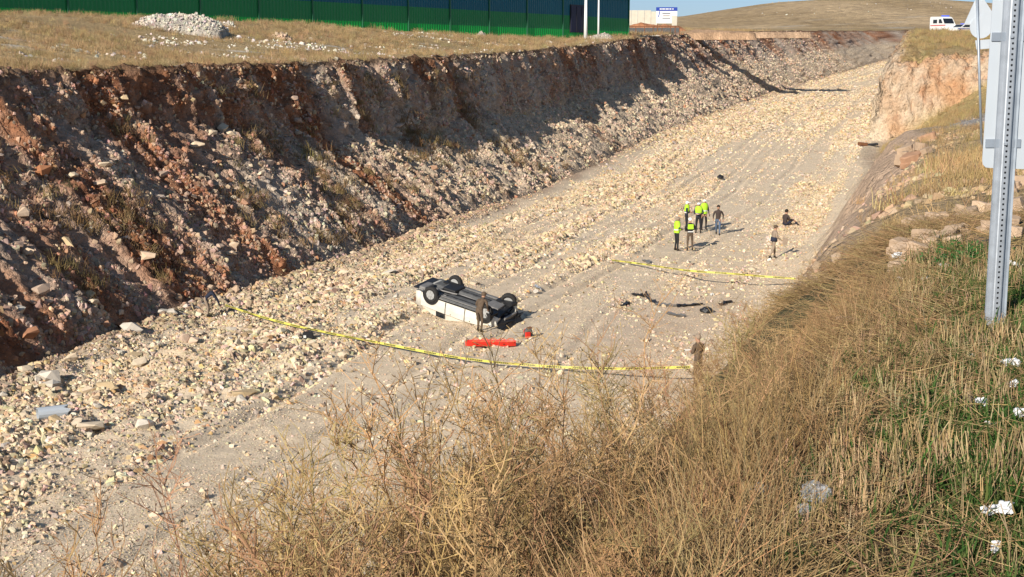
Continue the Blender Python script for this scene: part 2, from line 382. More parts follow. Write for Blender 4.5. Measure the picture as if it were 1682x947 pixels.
disp = ampB * (.34 * big + .15 * rib + .10 * ridge + .16 * rib2 + .28 * gouge + .20 * mid + .26 * fin + rockf * (.42 * (wv - .5) + .3 * (wv2 - .5)) + (1 - rockf) * (.12 * (wv - .5) + .22 * (wv2 - .5)))
# right bank and cliff
cl = isR * sstep(145, 148, YY) * (1 - sstep(260, 320, YY)) * (1 - sstep(3, 7, DXR) * sstep(150, 152, YY)) * (1 - sstep(18, 26, DXR))
led = isR * (1 - sstep(9, 13, DXR)) * sstep(13, 18, YY) * (1 - sstep(95, 118, YY))
disp = disp + cl * (.9 * (wv - .5) + .45 * (wv2 - .5) + .5 * mid) + led * sstep(.5, 2, DXR) * (.4 * sstep(.1, .6, low + .5 * mid) * (wv - .5) + .08 * rib + .08 * mid)
disp = disp + isR * near * .05 * mid * sstep(.3, 1, DXR)
XX, YY2, ZZ = XX + Nn[..., 0] * disp, YY + Nn[..., 1] * disp, ZZ + Nn[..., 2] * disp
YS = YY; YY = YY2
Nn = normals(XX, YY, ZZ)
# -- colours (albedo)
LIME = np.array((.60, .475, .335)); LIMEY = np.array((.54, .40, .235)); GREYG = np.array((.565, .46, .335)); WHITE = np.array((.55, .49, .41))
REDB = np.array((.20, .088, .048)); RUST = np.array((.33, .145, .07)); GREY = np.array((.39, .32, .255)); PINK = np.array((.40, .295, .22)); BROWN = np.array((.13, .078, .045))
STRAW = np.array((.40, .28, .145)); OLIVE = np.array((.27, .20, .09)); TAN = np.array((.33, .235, .155))
def floor_col(X, Y):
    t = X - toeL(Y); a = fbm(t * .5, Y * .06, 1, 4, 90); b = fbm(X * .35, Y * .35, 6, 4, 91); r = rubble(X, Y)
    c = mix(GREYG * 1.08, LIME * 1.04, np.clip(.5 + a + sstep(50, 85, Y) * .5, 0, 1))
    c = mix(c, LIMEY, np.clip(r * .55 * (.35 + sstep(45, 80, Y) * .5) + b * .35 - .05, 0, .75))
    c = mix(c, PINK * 1.1, np.clip(.4 * np.exp(-((t - 19.5) / 3.4) ** 2 - ((Y - 56) / 8) ** 2) + .12 * b, 0, 1))
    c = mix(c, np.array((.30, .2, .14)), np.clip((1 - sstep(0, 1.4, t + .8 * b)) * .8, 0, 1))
    return c
def bank_col(X, Y, Z):
    f_ = X * .3 + Y * .95; h = np.clip((Z - zfl(Y)) / (zrim(Y) - zfl(Y)), 0, 1)
    s1 = fbm(f_ * .30 + h * .5, h * .8, 0, 4, 101) * 1.7; s2 = fbm(f_ * 1.3, h * 1.2, 3, 4, 102) * 1.6; s3 = fbm(X * .8, Y * .8, Z * .8, 3, 103) * 1.5
    nr = 1 - sstep(58, 100, Y)
    c = mix(GREY, PINK, np.clip(.5 + s2, 0, 1))
    c = mix(c, LIME * .75, np.clip((1 - nr) * (1 - sstep(.45, .6, h)) * .75 + s1 * .3, 0, 1))
    redm = np.clip(.14 + .64 * nr + .9 * s1 + .4 * s2 + (.38 - nr * .1) * sstep(.55, .9, h) - .55 * (1 - nr) * (1 - sstep(.4, .6, h)), 0, 1)
    redm = np.where((Y > 74) & (Y < 92), np.clip(redm + .6 * np.exp(-((f_ - 78 - (1 - h) * 3) / 3) ** 2), 0, 1), redm)
    c = mix(c, mix(REDB, RUST, np.clip(.45 + s3, 0, 1)), redm)
    c = mix(c, GREY * .85, np.clip(s3 * 1.2 - .2, 0, .8) * (1 - .5 * nr))
    c = c * 1.16
    c = mix(c, BROWN, np.clip(sstep(.94, 1, h) * .8, 0, 1))
    c = mix(c, BROWN * 1.5, (1 - sstep(0, .10, h)) * .5)
    return c
def field_col(X, Y):
    a = fbm(X * .12, Y * .12, 0, 4, 111) * 1.5; b = fbm(X * .6, Y * .6, 0, 3, 112) * 1.4
    c = mix(STRAW, STRAW * .75, np.clip(.5 + a, 0, 1)); c = mix(c, OLIVE * 1.3, np.clip(.3 * b + .12, 0, .5))
    return mix(c, WHITE * .8, np.clip(fbm(X * .25, Y * .5, 5, 3, 113) * 4 - 1.5, 0, .8))
def right_col(X, Y, Z, dx):
    a = fbm(X * .3, Y * .3, Z * .3, 4, 121) * 1.5; b = fbm(X * 1.1, Y * 1.1, Z, 3, 122) * 1.4
    nearg = mix(np.array((.17, .115, .06)), np.array((.09, .08, .04)), np.clip(.4 + a + .3 * b, 0, 1))
    mid_ = mix(TAN, np.array((.36, .27, .19)), np.clip(.5 + a, 0, 1)); mid_ = mix(mid_, RUST * 1.2, np.clip(b * .5 - .1, 0, .5))
    mid_ = mix(mid_, np.array((.50, .355, .25)) * (1 + .15 * b)[..., None], (1 - sstep(4.2, 5.4, dx + .5 * a)) * .85)
    mid_ = mix(mid_, STRAW * .95, sstep(4.5, 6, dx + .8 * a) * (1 - sstep(95, 112, Y)) * .8)
    mid_ = mix(mid_, np.array((.34, .31, .28)), sstep(96, 108, Y) * sstep(3.5, 5, dx))
    mid_ = mix(mid_, OLIVE * 1.45, sstep(122, 130, Y) * sstep(1, 3, dx))
    cliff = mix(np.array((.50, .385, .275)), np.array((.46, .27, .15)), np.clip(.35 + 1.3 * a, 0, 1)); cliff = mix(cliff, np.array((.40, .19, .095)), np.clip(b * 1.3 - .25, 0, .9))
    top = mix(STRAW * .92, OLIVE * 1.35, np.clip(.5 + a, 0, 1))
    clf = sstep(146, 147, Y + .5 * a); cliff = mix(cliff, top, sstep(2.2, 3.6, dx + .5 * b) * sstep(150, 151.5, Y + .8 * b))
    c = mix(nearg, mid_, sstep(13, 19, Y)); return mix(c, cliff, clf)
COL = np.zeros(XX.shape + (3,))
COL[:, :J_RIM] = field_col(XX[:, :J_RIM], YS[:, :J_RIM])
COL[:, J_RIM:J_TL] = bank_col(XX[:, J_RIM:J_TL], YS[:, J_RIM:J_TL], ZZ[:, J_RIM:J_TL])
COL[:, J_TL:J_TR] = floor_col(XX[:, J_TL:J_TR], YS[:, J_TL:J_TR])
COL[:, J_TR:] = right_col(XX[:, J_TR:], YS[:, J_TR:], ZZ[:, J_TR:], DXR[:, J_TR:])
COL[:, J_TR:] = mix(COL[:, J_TR:], floor_col(XX[:, J_TR:], YS[:, J_TR:]), 1 - sstep(0, 2.2, DXR[:, J_TR:] + 1.2 * mid[:, J_TR:] + .6 * low[:, J_TR:]))
def strip(name, j0, j1, i0=0, i1=None, m=None, label=None):
    i1 = R if i1 is None else i1
    P = np.stack([XX, YY, ZZ], -1)[i0:i1, j0:j1 + 1]; c = COL[i0:i1, j0:j1 + 1]
    r, k = P.shape[:2]; me = bpy.data.meshes.new(name)
    id_ = np.arange(r * k).reshape(r, k)
    q = np.stack([id_[:-1, :-1], id_[:-1, 1:], id_[1:, 1:], id_[1:, :-1]], -1).reshape(-1, 4)
    me.vertices.add(r * k); me.vertices.foreach_set('co', P.astype(np.float32).ravel())
    me.loops.add(q.size); me.loops.foreach_set('vertex_index', q.astype(np.int32).ravel())
    me.polygons.add(len(q)); me.polygons.foreach_set('loop_start', np.arange(0, q.size, 4, dtype=np.int32))
    me.update(); me.validate()
    a = me.color_attributes.new('Col', 'FLOAT_COLOR', 'POINT')
    a.data.foreach_set('color', np.concatenate([c, np.ones((r, k, 1))], -1).astype(np.float32).ravel())
    me.materials.append(m); me.shade_smooth()
    return put(bpy.data.objects.new(name, me), label, kind='structure')
iN = int(np.searchsorted(ST, 13.0))
JV = J_DX(5.6)
field = strip('field', 0, J_RIM, m=M['fieldg'], label='straw coloured dry field above the left wall of the cutting')
bank_l = strip('rock_bank', J_RIM, J_TL, m=M['bank'], label='tall shaded bank of red and grey rubble on the left of the cutting')
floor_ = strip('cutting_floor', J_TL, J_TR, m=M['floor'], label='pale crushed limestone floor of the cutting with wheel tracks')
verge = strip('verge', JV, C - 1, 0, iN + 1, M['soil'], 'roadside verge covered with stubble and green grass')
bank_n = strip('grassy_bank', J_TR, JV, 0, iN + 1, M['soil'], 'steep slope falling from the verge to the cutting floor')
bank_r = strip('earth_bank', J_TR, C - 1, iN, R, M['bank'], 'tan earth bank and cliff on the right of the cutting')
def sample(n, i0, i1, j0, j1, dens):
    """n random places on the sheet between stations and columns, by area times dens(X,Y,Z)"""
    A = np.stack([XX, YY, ZZ], -1)[i0:i1 + 1, j0:j1 + 1]
    ar_ = np.linalg.norm(np.cross(A[1:, :-1] - A[:-1, :-1], A[:-1, 1:] - A[:-1, :-1]), axis=-1)
    cpos = (A[:-1, :-1] + A[1:, 1:]) / 2
    wgt = (ar_ * dens(cpos[..., 0], cpos[..., 1], cpos[..., 2])).ravel(); wgt = np.maximum(wgt, 0); wgt /= wgt.sum()
    k = rng.choice(wgt.size, n, p=wgt); a, b = np.divmod(k, ar_.shape[1]); u, v = rng.random((2, n, 1))
    P = A[a, b] * (1 - u) * (1 - v) + A[a + 1, b] * u * (1 - v) + A[a, b + 1] * (1 - u) * v + A[a + 1, b + 1] * u * v
    return P, a + i0, b + j0
def rowof(y): return int(np.searchsorted(ST, y))
def gz(x, y):
    """height of the ground at a place, off the displaced sheet"""
    i = min(max(rowof(y), 1), R - 1); best = None
    for a in (i - 1, i):
        xs = XX[a]; j = int(np.clip(np.searchsorted(np.maximum.accumulate(xs), x), 1, C - 1))
        f = np.clip((x - xs[j - 1]) / max(xs[j] - xs[j - 1], 1e-6), 0, 1); z = ZZ[a, j - 1] * (1 - f) + ZZ[a, j] * f
        best = z if best is None else best * (1 - (y - ST[i - 1]) / (ST[i] - ST[i - 1])) + z * (y - ST[i - 1]) / (ST[i] - ST[i - 1])
    return float(best)
def on(px, py, dz=0):
    """ground point seen at a photo position (marching the sight line onto the terrain)"""
    r = ray(px, py); lo_, hi = None, None; d = 2.0
    while d < 900:
        p = Vector((0, 0, CAMZ)) + r * d
        if p.z - dz < gz(p.x, p.y): break
        lo_ = d; d *= 1.01
    return Vector((0, 0, CAMZ)) + r * d if lo_ is None else Vector((0, 0, CAMZ)) + r * ((lo_ + d) / 2)
def lay(px, py): p = on(px, py); p.z = gz(p.x, p.y); return p

# ---------------------------------------------------------------- hill on the skyline
hx = np.array([-900, -300, -100, 60, 101, 132, 160, 199, 240, 281, 305, 400, 700, 1500.])
hz = np.array([20, 22, 26, 28.5, 30.5, 35, 39, 41.6, 41, 37.6, 34.5, 31, 26, 20.])
U, V = np.meshgrid(np.linspace(-900, 1500, 240), np.linspace(470, 1500, 110), indexing='ij')
Zr = np.interp(U, hx, hz); k_ = sstep(430, 900, V) * (1 - .6 * sstep(930, 1500, V))
Zh = 16.2 + (Zr - 16.2) * k_ + .7 * fbm(U * .02, V * .02, 0, 4, 200) * k_
hb = bpy.data.meshes.new('hill'); r_, k2 = U.shape
id_ = np.arange(r_ * k2).reshape(r_, k2); q = np.stack([id_[:-1, :-1], id_[1:, :-1], id_[1:, 1:], id_[:-1, 1:]], -1).reshape(-1, 4)
hb.from_pydata(np.stack([U, V, Zh], -1).reshape(-1, 3).tolist(), [], q.tolist())
hc = mix(np.array((.34, .24, .13)), np.array((.45, .325, .19)), np.clip(.5 + 1.5 * fbm(U * .03, V * .012, 0, 4, 201), 0, 1))
hc = mix(hc, WHITE * .8, np.clip(fbm(U * .12, V * .05, 0, 4, 202) * 5 - 2.2, 0, .7))
a = hb.color_attributes.new('Col', 'FLOAT_COLOR', 'POINT'); a.data.foreach_set('color', np.concatenate([hc, np.ones((r_, k2, 1))], -1).astype(np.float32).ravel())
M['hill'] = ground_mat('hill_grass', .09, .35, 1.0, 1.2, .6)
hb.materials.append(M['hill']); hb.shade_smooth()
hill = put(bpy.data.objects.new('hill', hb), 'low dry brown hill on the skyline', kind='structure')

# ---------------------------------------------------------------- loose stone
def rots(n): return rng.random((n, 3)) * 6.283
def jit(c, n, a=.25): return c * (1 + a * rng.standard_normal((n, 1)) * .6) * (1 + .06 * rng.standard_normal((n, 3)))
def sizes(n, lo, hi, p=2.2): return lo + (hi - lo) * rng.random((n, 1)) ** p
def wscl(s): return s * (1 + .25 * (rng.random((len(s), 3)) - .5))
n = 260000
P, I, J = sample(n, rowof(24), rowof(380), J_TL, J_TR, lambda x, y, z: (rubble(x, y) ** 1.4 + .08 + .32 * np.clip(fbm(x * .8, y * .25, 0, 3, 330), 0, 1)) * np.minimum(1, (75 / np.maximum(y, 1)) ** 1.3))
s = sizes(n, .05, .34, 3.0) * (1 + .8 * sstep(90, 200, P[:, 1:2])) * (.75 + .5 * rubble(P[:, 0], P[:, 1])[:, None])
c = floor_col(P[:, 0], P[:, 1]); m_ = rng.random(n); s = s * (1 + .5 * np.clip(fbm(P[:, 0] * .6, P[:, 1] * .25, 9, 3, 331) * 2, -.8, 1))[:, None]
c = mix(c * .92, LIMEY * .95, (m_ < .28) * .7); c = mix(c, WHITE, (m_ > .92) * .6); c = mix(c, TAN * .75, ((m_ > .28) & (m_ < .48)) * .75); c = mix(c, LIMEY * np.array((.8, .66, .5)), ((m_ > .48) & (m_ < .53)) * .9)
P[:, 2:3] -= .06 * s
scatter('loose_rubble', P, rots(n), wscl(s), rng.integers(0, 10, n), jit(c, n), ROCKC, 'angular limestone rubble strewn over the cutting floor')
n = 170000
P, I, J = sample(n, rowof(26), rowof(105), J_TL, J_TR, lambda x, y, z: (.5 + np.clip(1.4 * fbm(x * .7, y * .16, 3, 3, 335), -.4, 1)) * (45 / np.maximum(y, 25)) ** 1.5)
c = floor_col(P[:, 0], P[:, 1]); m_ = rng.random(n); c = mix(c * .95, TAN * .8, (m_ < .3) * .6); c = mix(c, WHITE, (m_ > .9) * .6)
scatter('gravel', P, rots(n), wscl(sizes(n, .025, .085, 2)), rng.integers(0, 6, n), jit(c, n), GRAVC, 'fine crushed gravel over the wheel tracks')
n = 200000
P, I, J = sample(n, rowof(38), rowof(360), J_RIM + 2, J_TL, lambda x, y, z: np.minimum(1, (75 / np.maximum(y, 1)) ** 1.2) * (1.25 - .45 * sstep(.5, .66, (z - zfl(y)) / (zrim(y) - zfl(y)))) * np.clip(.55 + 1.4 * fbm(x * .5, y * .5, z * .5, 3, 301), .08, 2))
s = sizes(n, .06, .42, 4.2) * (1 + .5 * sstep(90, 220, P[:, 1:2]))
c = bank_col(P[:, 0], P[:, 1], P[:, 2]); m_ = rng.random(n)
pal = np.clip(.5 + fbm(P[:, 0] * .4, P[:, 1] * .4, P[:, 2] * .4, 3, 302) * 1.6, 0, 1)
nr_ = 1 - sstep(60, 95, P[:, 1]); c = mix(c, PINK * 1.05, (m_ < .3) * .6); c = mix(c, LIME * .86, (m_ > .62 + .12 * nr_) * (.2 + .6 * pal) * (1 - .25 * nr_)); c = mix(c, RUST * 1.2, ((m_ > .3) & (m_ < .36)) * .7)
P[:, 0:1] -= .04 * s; P[:, 2:3] -= .05 * s
scatter('bank_rubble', P, rots(n), wscl(s), rng.integers(0, 10, n), jit(c, n, .3), ROCKC, 'broken stones lying on the shaded left bank')
n = 8000
P, I, J = sample(n, rowof(14), rowof(146), J_TR, J_DX(12), lambda x, y, z: np.clip(fbm(x * .35, y * .35, 0, 3, 305) * 2.2 + .0, 0.03, 1) * (.18 + .82 * sstep(4.2, 5.6, x - toeR(y))) * (1.4 - sstep(20, 110, y)))
c = right_col(P[:, 0], P[:, 1], P[:, 2], P[:, 0] - toeR(P[:, 1])); c = mix(c, TAN * 1.3, np.full(n, .4))
scatter('earth_bank_rubble', P, rots(n), wscl(sizes(n, .04, .32, 4)), rng.integers(0, 10, n), jit(c, n), ROCKC, 'tan stones scattered over the right bank')
n = 5000
P, I, J = sample(n, rowof(50), rowof(300), J_RIM - 30, J_RIM, lambda x, y, z: np.clip(fbm(x * .12, y * .3, 0, 4, 306) * 5 - .9, 0.03, 1))
scatter('field_stones', P, rots(n), wscl(sizes(n, .08, .5, 3)), rng.integers(0, 10, n), jit(np.tile(WHITE * .95, (n, 1)), n), ROCKC, 'white stones scattered in the dry field')
n = 1100
hxv, hyv = rng.uniform(60, 420, n), rng.uniform(520, 890, n)
keep = (fbm(hxv * .02, hyv * .01, 0, 3, 307) > .0); hxv, hyv = hxv[keep], hyv[keep]; n = len(hxv)
hzv = 15.5 + (np.interp(hxv, hx, hz) - 15.5) * sstep(430, 900, hyv) + .3
scatter('hill_stones', np.stack([hxv, hyv, hzv], 1), rots(n), wscl(sizes(n, .25, 1.2, 3)), rng.integers(0, 10, n), jit(np.tile(WHITE * .75, (n, 1)), n), ROCKC, 'pale stones scattered over the distant hill')
# ---------------------------------------------------------------- dry and green vegetation
def tri_tube(bm, pts, r0, r1):
    """thin three-sided stem"""
    rings = []; n = len(pts)
    for i, p in enumerate(pts):
        d = (pts[min(i + 1, n - 1)] - pts[max(i - 1, 0)]).normalized(); a = d.cross(Vector((.3, .5, .8))).normalized(); b = d.cross(a); r = r0 + (r1 - r0) * i / (n - 1)
        rings.append([bm.verts.new(p + (a * math.cos(k * 2.094) + b * math.sin(k * 2.094)) * r) for k in range(3)])
    for A, B in zip(rings, rings[1:]):
        for k in range(3): bm.faces.new((A[k], A[(k + 1) % 3], B[(k + 1) % 3], B[k]))
def curve_pts(r, p, d, L, n, bend, droop=0):
    pts = [p.copy()]; d = d.normalized(); b = Vector((r.gauss(0, 1), r.gauss(0, 1), r.gauss(0, .4))) * bend
    for k in range(n):
        d = (d + b / n + Vector((r.gauss(0, 1), r.gauss(0, 1), r.gauss(0, 1))) * bend * .25 + Vector((0, 0, droop / n))).normalized(); p = p + d * (L / n); pts.append(p.copy())
    return pts
def rdir(r, el): a = r.uniform(0, 6.283); return Vector((math.cos(a) * math.cos(el), math.sin(a) * math.cos(el), math.sin(el)))
def mesh_of(bm, name, m):
    me = bpy.data.meshes.new(name); bm.to_mesh(me); bm.free(); me.materials.append(m); return bpy.data.objects.new(name, me)
def weed(seed, H, nb, m):
    """branched dry weed: main stem, rising curved branches, short twigs and pods"""
    r = random.Random(seed); bm = bmesh.new()
    for s_ in range(r.choice((1, 2, 2, 3))):
        h = H * r.uniform(.7, 1.05); main = curve_pts(r, Vector((r.gauss(0, .02), r.gauss(0, .02), -.05)), rdir(r, r.uniform(1.1, 1.5)), h, 7, .35)
        tri_tube(bm, main, .0042, .0015)
        for _ in range(nb):
            f = r.uniform(.28, .97); k = f * 7; i = min(int(k), 6); p = main[i].lerp(main[i + 1], k - i)
            L = h * r.uniform(.16, .42) * (1.15 - f * .6); br = curve_pts(r, p, rdir(r, r.uniform(.1, .8)), L, 4, .5, r.uniform(.2, 1.1))
            tri_tube(bm, br, .0024, .0011)
            for _ in range(r.randint(2, 6)):
                k = r.uniform(.8, 3.9); i = int(k); q_ = br[i].lerp(br[i + 1], k - i)
                tw = curve_pts(r, q_, rdir(r, r.uniform(-.1, .9)), r.uniform(.025, .08), 2, .4, .5); tri_tube(bm, tw, .0014, .001)
                if r.random() < .5: tri_tube(bm, [tw[-1], tw[-1] + (tw[-1] - tw[-2]).normalized() * r.uniform(.008, .016)], .0026, .0012)
    return mesh_of(bm, 'weed_shape', m)
def tall_weed(seed, H, m):
    """long bare stalk forking into a loose wispy head"""
    r = random.Random(seed); bm = bmesh.new()
    for s_ in range(r.choice((1, 2, 3))):
        h = H * r.uniform(.75, 1.0); main = curve_pts(r, Vector((r.gauss(0, .03), r.gauss(0, .03), -.05)), rdir(r, r.uniform(1.0, 1.45)), h, 9, .45)
        tri_tube(bm, main, .0048, .0016)
        for _ in range(r.randint(9, 14)):
            f = r.uniform(.32, .98); k = f * 9; i = min(int(k), 8); p = main[i].lerp(main[i + 1], k - i)
            br = curve_pts(r, p, (main[i + 1] - main[i]).normalized() * .8 + rdir(r, r.uniform(.0, .9)), h * r.uniform(.14, .36) * (1.2 - f * .6), 5, .45, r.uniform(0, .6))
            tri_tube(bm, br, .0026, .0011)
            for _ in range(r.randint(3, 7)):
                k = r.uniform(.6, 4.9); i2 = int(k); tw = curve_pts(r, br[i2].lerp(br[i2 + 1], k - i2), rdir(r, r.uniform(-.2, 1.1)), r.uniform(.03, .11), 3, .5, .4); tri_tube(bm, tw, .0015, .001)
                if r.random() < .45: tri_tube(bm, [tw[-1], tw[-1] + (tw[-1] - tw[-2]).normalized() * r.uniform(.008, .018)], .003, .0014)
    return mesh_of(bm, 'tall_weed_shape', m)
def tuft(seed, n, h0, h1, spread, lean, wd, m, bend=.5, flatr=0):
    r = random.Random(seed); bm = bmesh.new()
    for _ in range(n):
        p = Vector((r.gauss(0, spread), r.gauss(0, spread), -.01)); L = r.uniform(h0, h1)
        d = rdir(r, math.pi / 2 - abs(r.gauss(0, lean))); pts = curve_pts(r, p, d, L, 3, bend, -flatr)
        tri_tube(bm, pts, wd, wd * .35)
    return mesh_of(bm, 'tuft_shape', m)
def blades(seed, n, h0, h1, spread, lean, wd, m, droop=-.9):
    """flat green or dry leaves, each a bent ribbon"""
    r = random.Random(seed); bm = bmesh.new()
    for _ in range(n):
        p = Vector((r.gauss(0, spread), r.gauss(0, spread), -.01)); L = r.uniform(h0, h1); d = rdir(r, math.pi / 2 - abs(r.gauss(0, lean)))
        pts = curve_pts(r, p, d, L, 4, .3, droop); a = d.cross(Vector((0, 0, 1))).normalized(); prev = None
        for i, q_ in enumerate(pts):
            w_ = wd * (1 - (i / 4) ** 2) * .5 + .0003; pr = (bm.verts.new(q_ - a * w_), bm.verts.new(q_ + a * w_))
            if prev: bm.faces.new((prev[0], prev[1], pr[1], pr[0]))
            prev = pr
    return mesh_of(bm, 'blade_shape', m)
def litter(seed, n, L0, L1, spread, m):
    r = random.Random(seed); bm = bmesh.new()
    for _ in range(n):
        p = Vector((r.gauss(0, spread), r.gauss(0, spread), r.uniform(0, .05))); pts = curve_pts(r, p, rdir(r, r.gauss(.08, .16)), r.uniform(L0, L1), 3, .35, -.1)
        for q_ in pts: q_.z = max(q_.z, .002)
        tri_tube(bm, pts, .0019, .0009)
    return mesh_of(bm, 'litter_shape', m)
VS = M['straw']
C_weed = variants('weed_shapes', [weed(k, random.Random(k).uniform(.6, 1.0), 17, VS) for k in range(9)])
C_tw = variants('tall_weed_shapes', [tall_weed(300 + k, 1.0 + .04 * k, VS) for k in range(9)])
C_stub = variants('stubble_shapes', [tuft(100 + k, 9, .04, .13, .028, .12, .0026, VS, .12) for k in range(6)])
C_tall = variants('tall_straw_shapes', [tuft(120 + k, 16, .25, .6, .05, .30, .0022, VS, .35, .3) for k in range(6)])
C_green = variants('green_blade_shapes', [blades(140 + k, 12, .05, .14, .03, .6, .006, VS) for k in range(6)])
C_lit = variants('litter_shapes', [litter(160 + k, 12, .08, .34, .08, VS) for k in range(6)])
C_far = variants('far_tuft_shapes', [tuft(180 + k, 26, .15, .42, .16, .35, .008, VS, .4) for k in range(5)])
def zrot(n, tilt=.15):
    return np.stack([rng.normal(0, tilt, n), rng.normal(0, tilt, n), rng.random(n) * 6.283], 1)
def usc(n, a, b): return np.repeat(rng.uniform(a, b, (n, 1)), 3, 1)
WEEDC = np.array((.38, .235, .11)); STRW = np.array((.41, .28, .135)); PALE = np.array((.52, .39, .22)); GRN = np.array((.045, .105, .022)); DBR = np.array((.20, .12, .06))
def onverge(x, y): return x - (.35 * y - .85)      # metres right of the crest
# tall branched weeds down the slope and along the crest
n = 380
P, I, J = sample(n, rowof(2.2), rowof(13.8), J_DX(1.6), J_DX(6.2), lambda x, y, z: np.clip(.25 + 2.2 * fbm(x * 1.0, y * 1.0, 0, 3, 401), .10, 2) * (.50 + .5 * sstep(-1.5, -.2, onverge(x, y))) * (1 - .97 * sstep(-.2, .12, onverge(x, y))) * (1 - .85 * sstep(5.5, 8.5, y)) * (1 - .45 * np.exp(-((onverge(x, y) + 1.0) / .45) ** 2)))
dep = sstep(-3.0, -.4, onverge(P[:, 0], P[:, 1]))
c = mix(WEEDC, DBR, (rng.random(n) < .3) * .6); c = mix(c, STRW, (rng.random(n) < .3) * .8)
scatter('dry_weeds', P, zrot(n, .22), usc(n, .6, 1.2) * (.62 + .45 * (1 - dep[:, None])) * (1 + .45 * (1 - sstep(-1.6, -.7, onverge(P[:, 0:1], P[:, 1:2])))) * (1 - .4 * sstep(6, 9, P[:, 1:2])), rng.integers(0, 9, n), jit(c, n), C_weed, 'tangle of tall branched dry weeds along the edge of the verge')
n = 210
P, I, J = sample(n, rowof(3.2), rowof(8.6), J_DX(2.2), J_DX(6.1), lambda x, y, z: np.clip(.3 + 1.8 * fbm(x * .8, y * .8, 5, 3, 421), .06, 2) * sstep(-2.6, -1.2, onverge(x, y)) * (1 - sstep(-.15, .1, onverge(x, y))) * (1 - .6 * sstep(6.5, 8.5, y)))
scatter('tall_dry_weeds', P, zrot(n, .24), usc(n, .65, 1.15) * (1 - .38 * sstep(-.9, -.1, onverge(P[:, 0:1], P[:, 1:2]))), rng.integers(0, 9, n), jit(mix(np.array((.47, .31, .15)), WEEDC, rng.random(n) * .8), n), C_tw, 'tall wispy pale stalks rising over the edge of the cutting')
n = 230
P, I, J = sample(n, rowof(2.4), rowof(13.8), J_DX(4.3), J_DX(6.6), lambda x, y, z: np.clip(.3 + 1.8 * fbm(x * .8, y * .8, 3, 3, 402), .05, 2) * np.exp(-((onverge(x, y) + .08) / .25) ** 2) * (1 - .5 * sstep(6, 9, y)))
scatter('tall_straw', P, zrot(n, .2), usc(n, .5, 1.0) * (1 - .45 * sstep(5, 9, P[:, 1:2])), rng.integers(0, 6, n), jit(mix(STRW, WEEDC, rng.random(n) < .5), n), C_tall, 'clumps of tall straight dry grass on the verge edge')
n = 5200
P, I, J = sample(n, rowof(2.4), rowof(12.9), J_DX(4.6), J_DX(9), lambda x, y, z: (.25 + np.clip(1.2 * fbm(x * 1.3, y * 1.3, 0, 3, 403), 0, 1)) * (1 - .8 * sstep(.4, 1.0, onverge(x, y))) * (6.5 / np.maximum(y, 3)) ** .6)
scatter('straw_litter', P + np.array((0, 0, .01)), zrot(n, .2), usc(n, .5, .95), rng.integers(0, 6, n), jit(mix(STRW, DBR, np.clip(rng.random(n) * 1.3 - .4, 0, 1)), n, .35), C_lit, 'matted fallen straw lying over the verge')
n = 6000
P, I, J = sample(n, rowof(2.4), rowof(12.9), J_DX(5.4), J_DX(13), lambda x, y, z: (.12 + np.clip(.45 + 1.6 * fbm(x * 2.2, y * 1.6, 0, 3, 404), 0, 1.4)) * sstep(.0, .5, onverge(x, y)) * (y < 12) * (7 / np.maximum(y, 3)) ** .5 * (onverge(x, y) < 4.5))
P = P[(P[:, 0] < 3.2) | (P[:, 1] < 8.2)]; n = len(P)
scatter('stubble', P, zrot(n, .10), usc(n, .7, 1.35), rng.integers(0, 6, n), jit(mix(PALE, STRW, rng.random(n)), n), C_stub, 'short cut pale stubble standing on the verge')
n = 14500
P, I, J = sample(n, rowof(2.4), rowof(12.9), J_DX(5.4), J_DX(13), lambda x, y, z: np.clip(.38 + 1.6 * fbm(x * 1.1, y * .9, 7, 3, 405) + .35 * sstep(.6, 1.8, onverge(x, y)) + .25 * (1 - sstep(4, 6.5, y)), .02, 1.2) * sstep(.1, .6, onverge(x, y)) * (y < 12) * (7 / np.maximum(y, 3)) ** .5 * (onverge(x, y) < 4.5))
P = P[(P[:, 0] < 3.2) | (P[:, 1] < 8.2)]; n = len(P)
scatter('green_grass', P, zrot(n, .2), usc(n, .6, 1.3), rng.integers(0, 6, n), jit(mix(GRN, np.array((.13, .15, .045)), rng.random(n) ** 2), n), C_green, 'green grass growing between the stubble on the verge')
# straw on the right bank, between the ledges and on top of the cliff
n = 3000
P, I, J = sample(n, rowof(15), rowof(100), J_DX(2), J_DX(40), lambda x, y, z: np.clip(-.1 + 1.7 * fbm(x * .35, y * .25, 0, 3, 410), .01, 1.2) * (.03 + sstep(4.8, 7, x - toeR(y))) * (.12 + sstep(19, 30, y)) * (45 / np.maximum(y, 20)) ** 1.1)
scatter('bank_straw', P, zrot(n, .15), usc(n, .6, 1.3) * (.5 + .8 * sstep(16, 40, P[:, 1:2])), rng.integers(0, 5, n), jit(mix(STRW, OLIVE * 1.8, rng.random(n) ** 2 * .7), n), C_far, 'dry straw tufts growing on the right bank')
n = 5200
P, I, J = sample(n, rowof(121), rowof(235), J_DX(1.2), J_DX(60), lambda x, y, z: (x - toeR(y) > np.where(y > 144, 2.6, 1.8)) * ((y < 145.5) | (y > 150.5)) * np.clip(.5 + 1.2 * fbm(x * .3, y * .3, 0, 3, 411), .1, 1) * (150 / y) ** 1.5)
scatter('cliff_grass', P, zrot(n, .15), usc(n, .9, 2.0), rng.integers(0, 5, n), jit(mix(STRW * .85, OLIVE * 1.7, rng.random(n)), n), C_far, 'olive and straw coloured grass over the far right cliff')
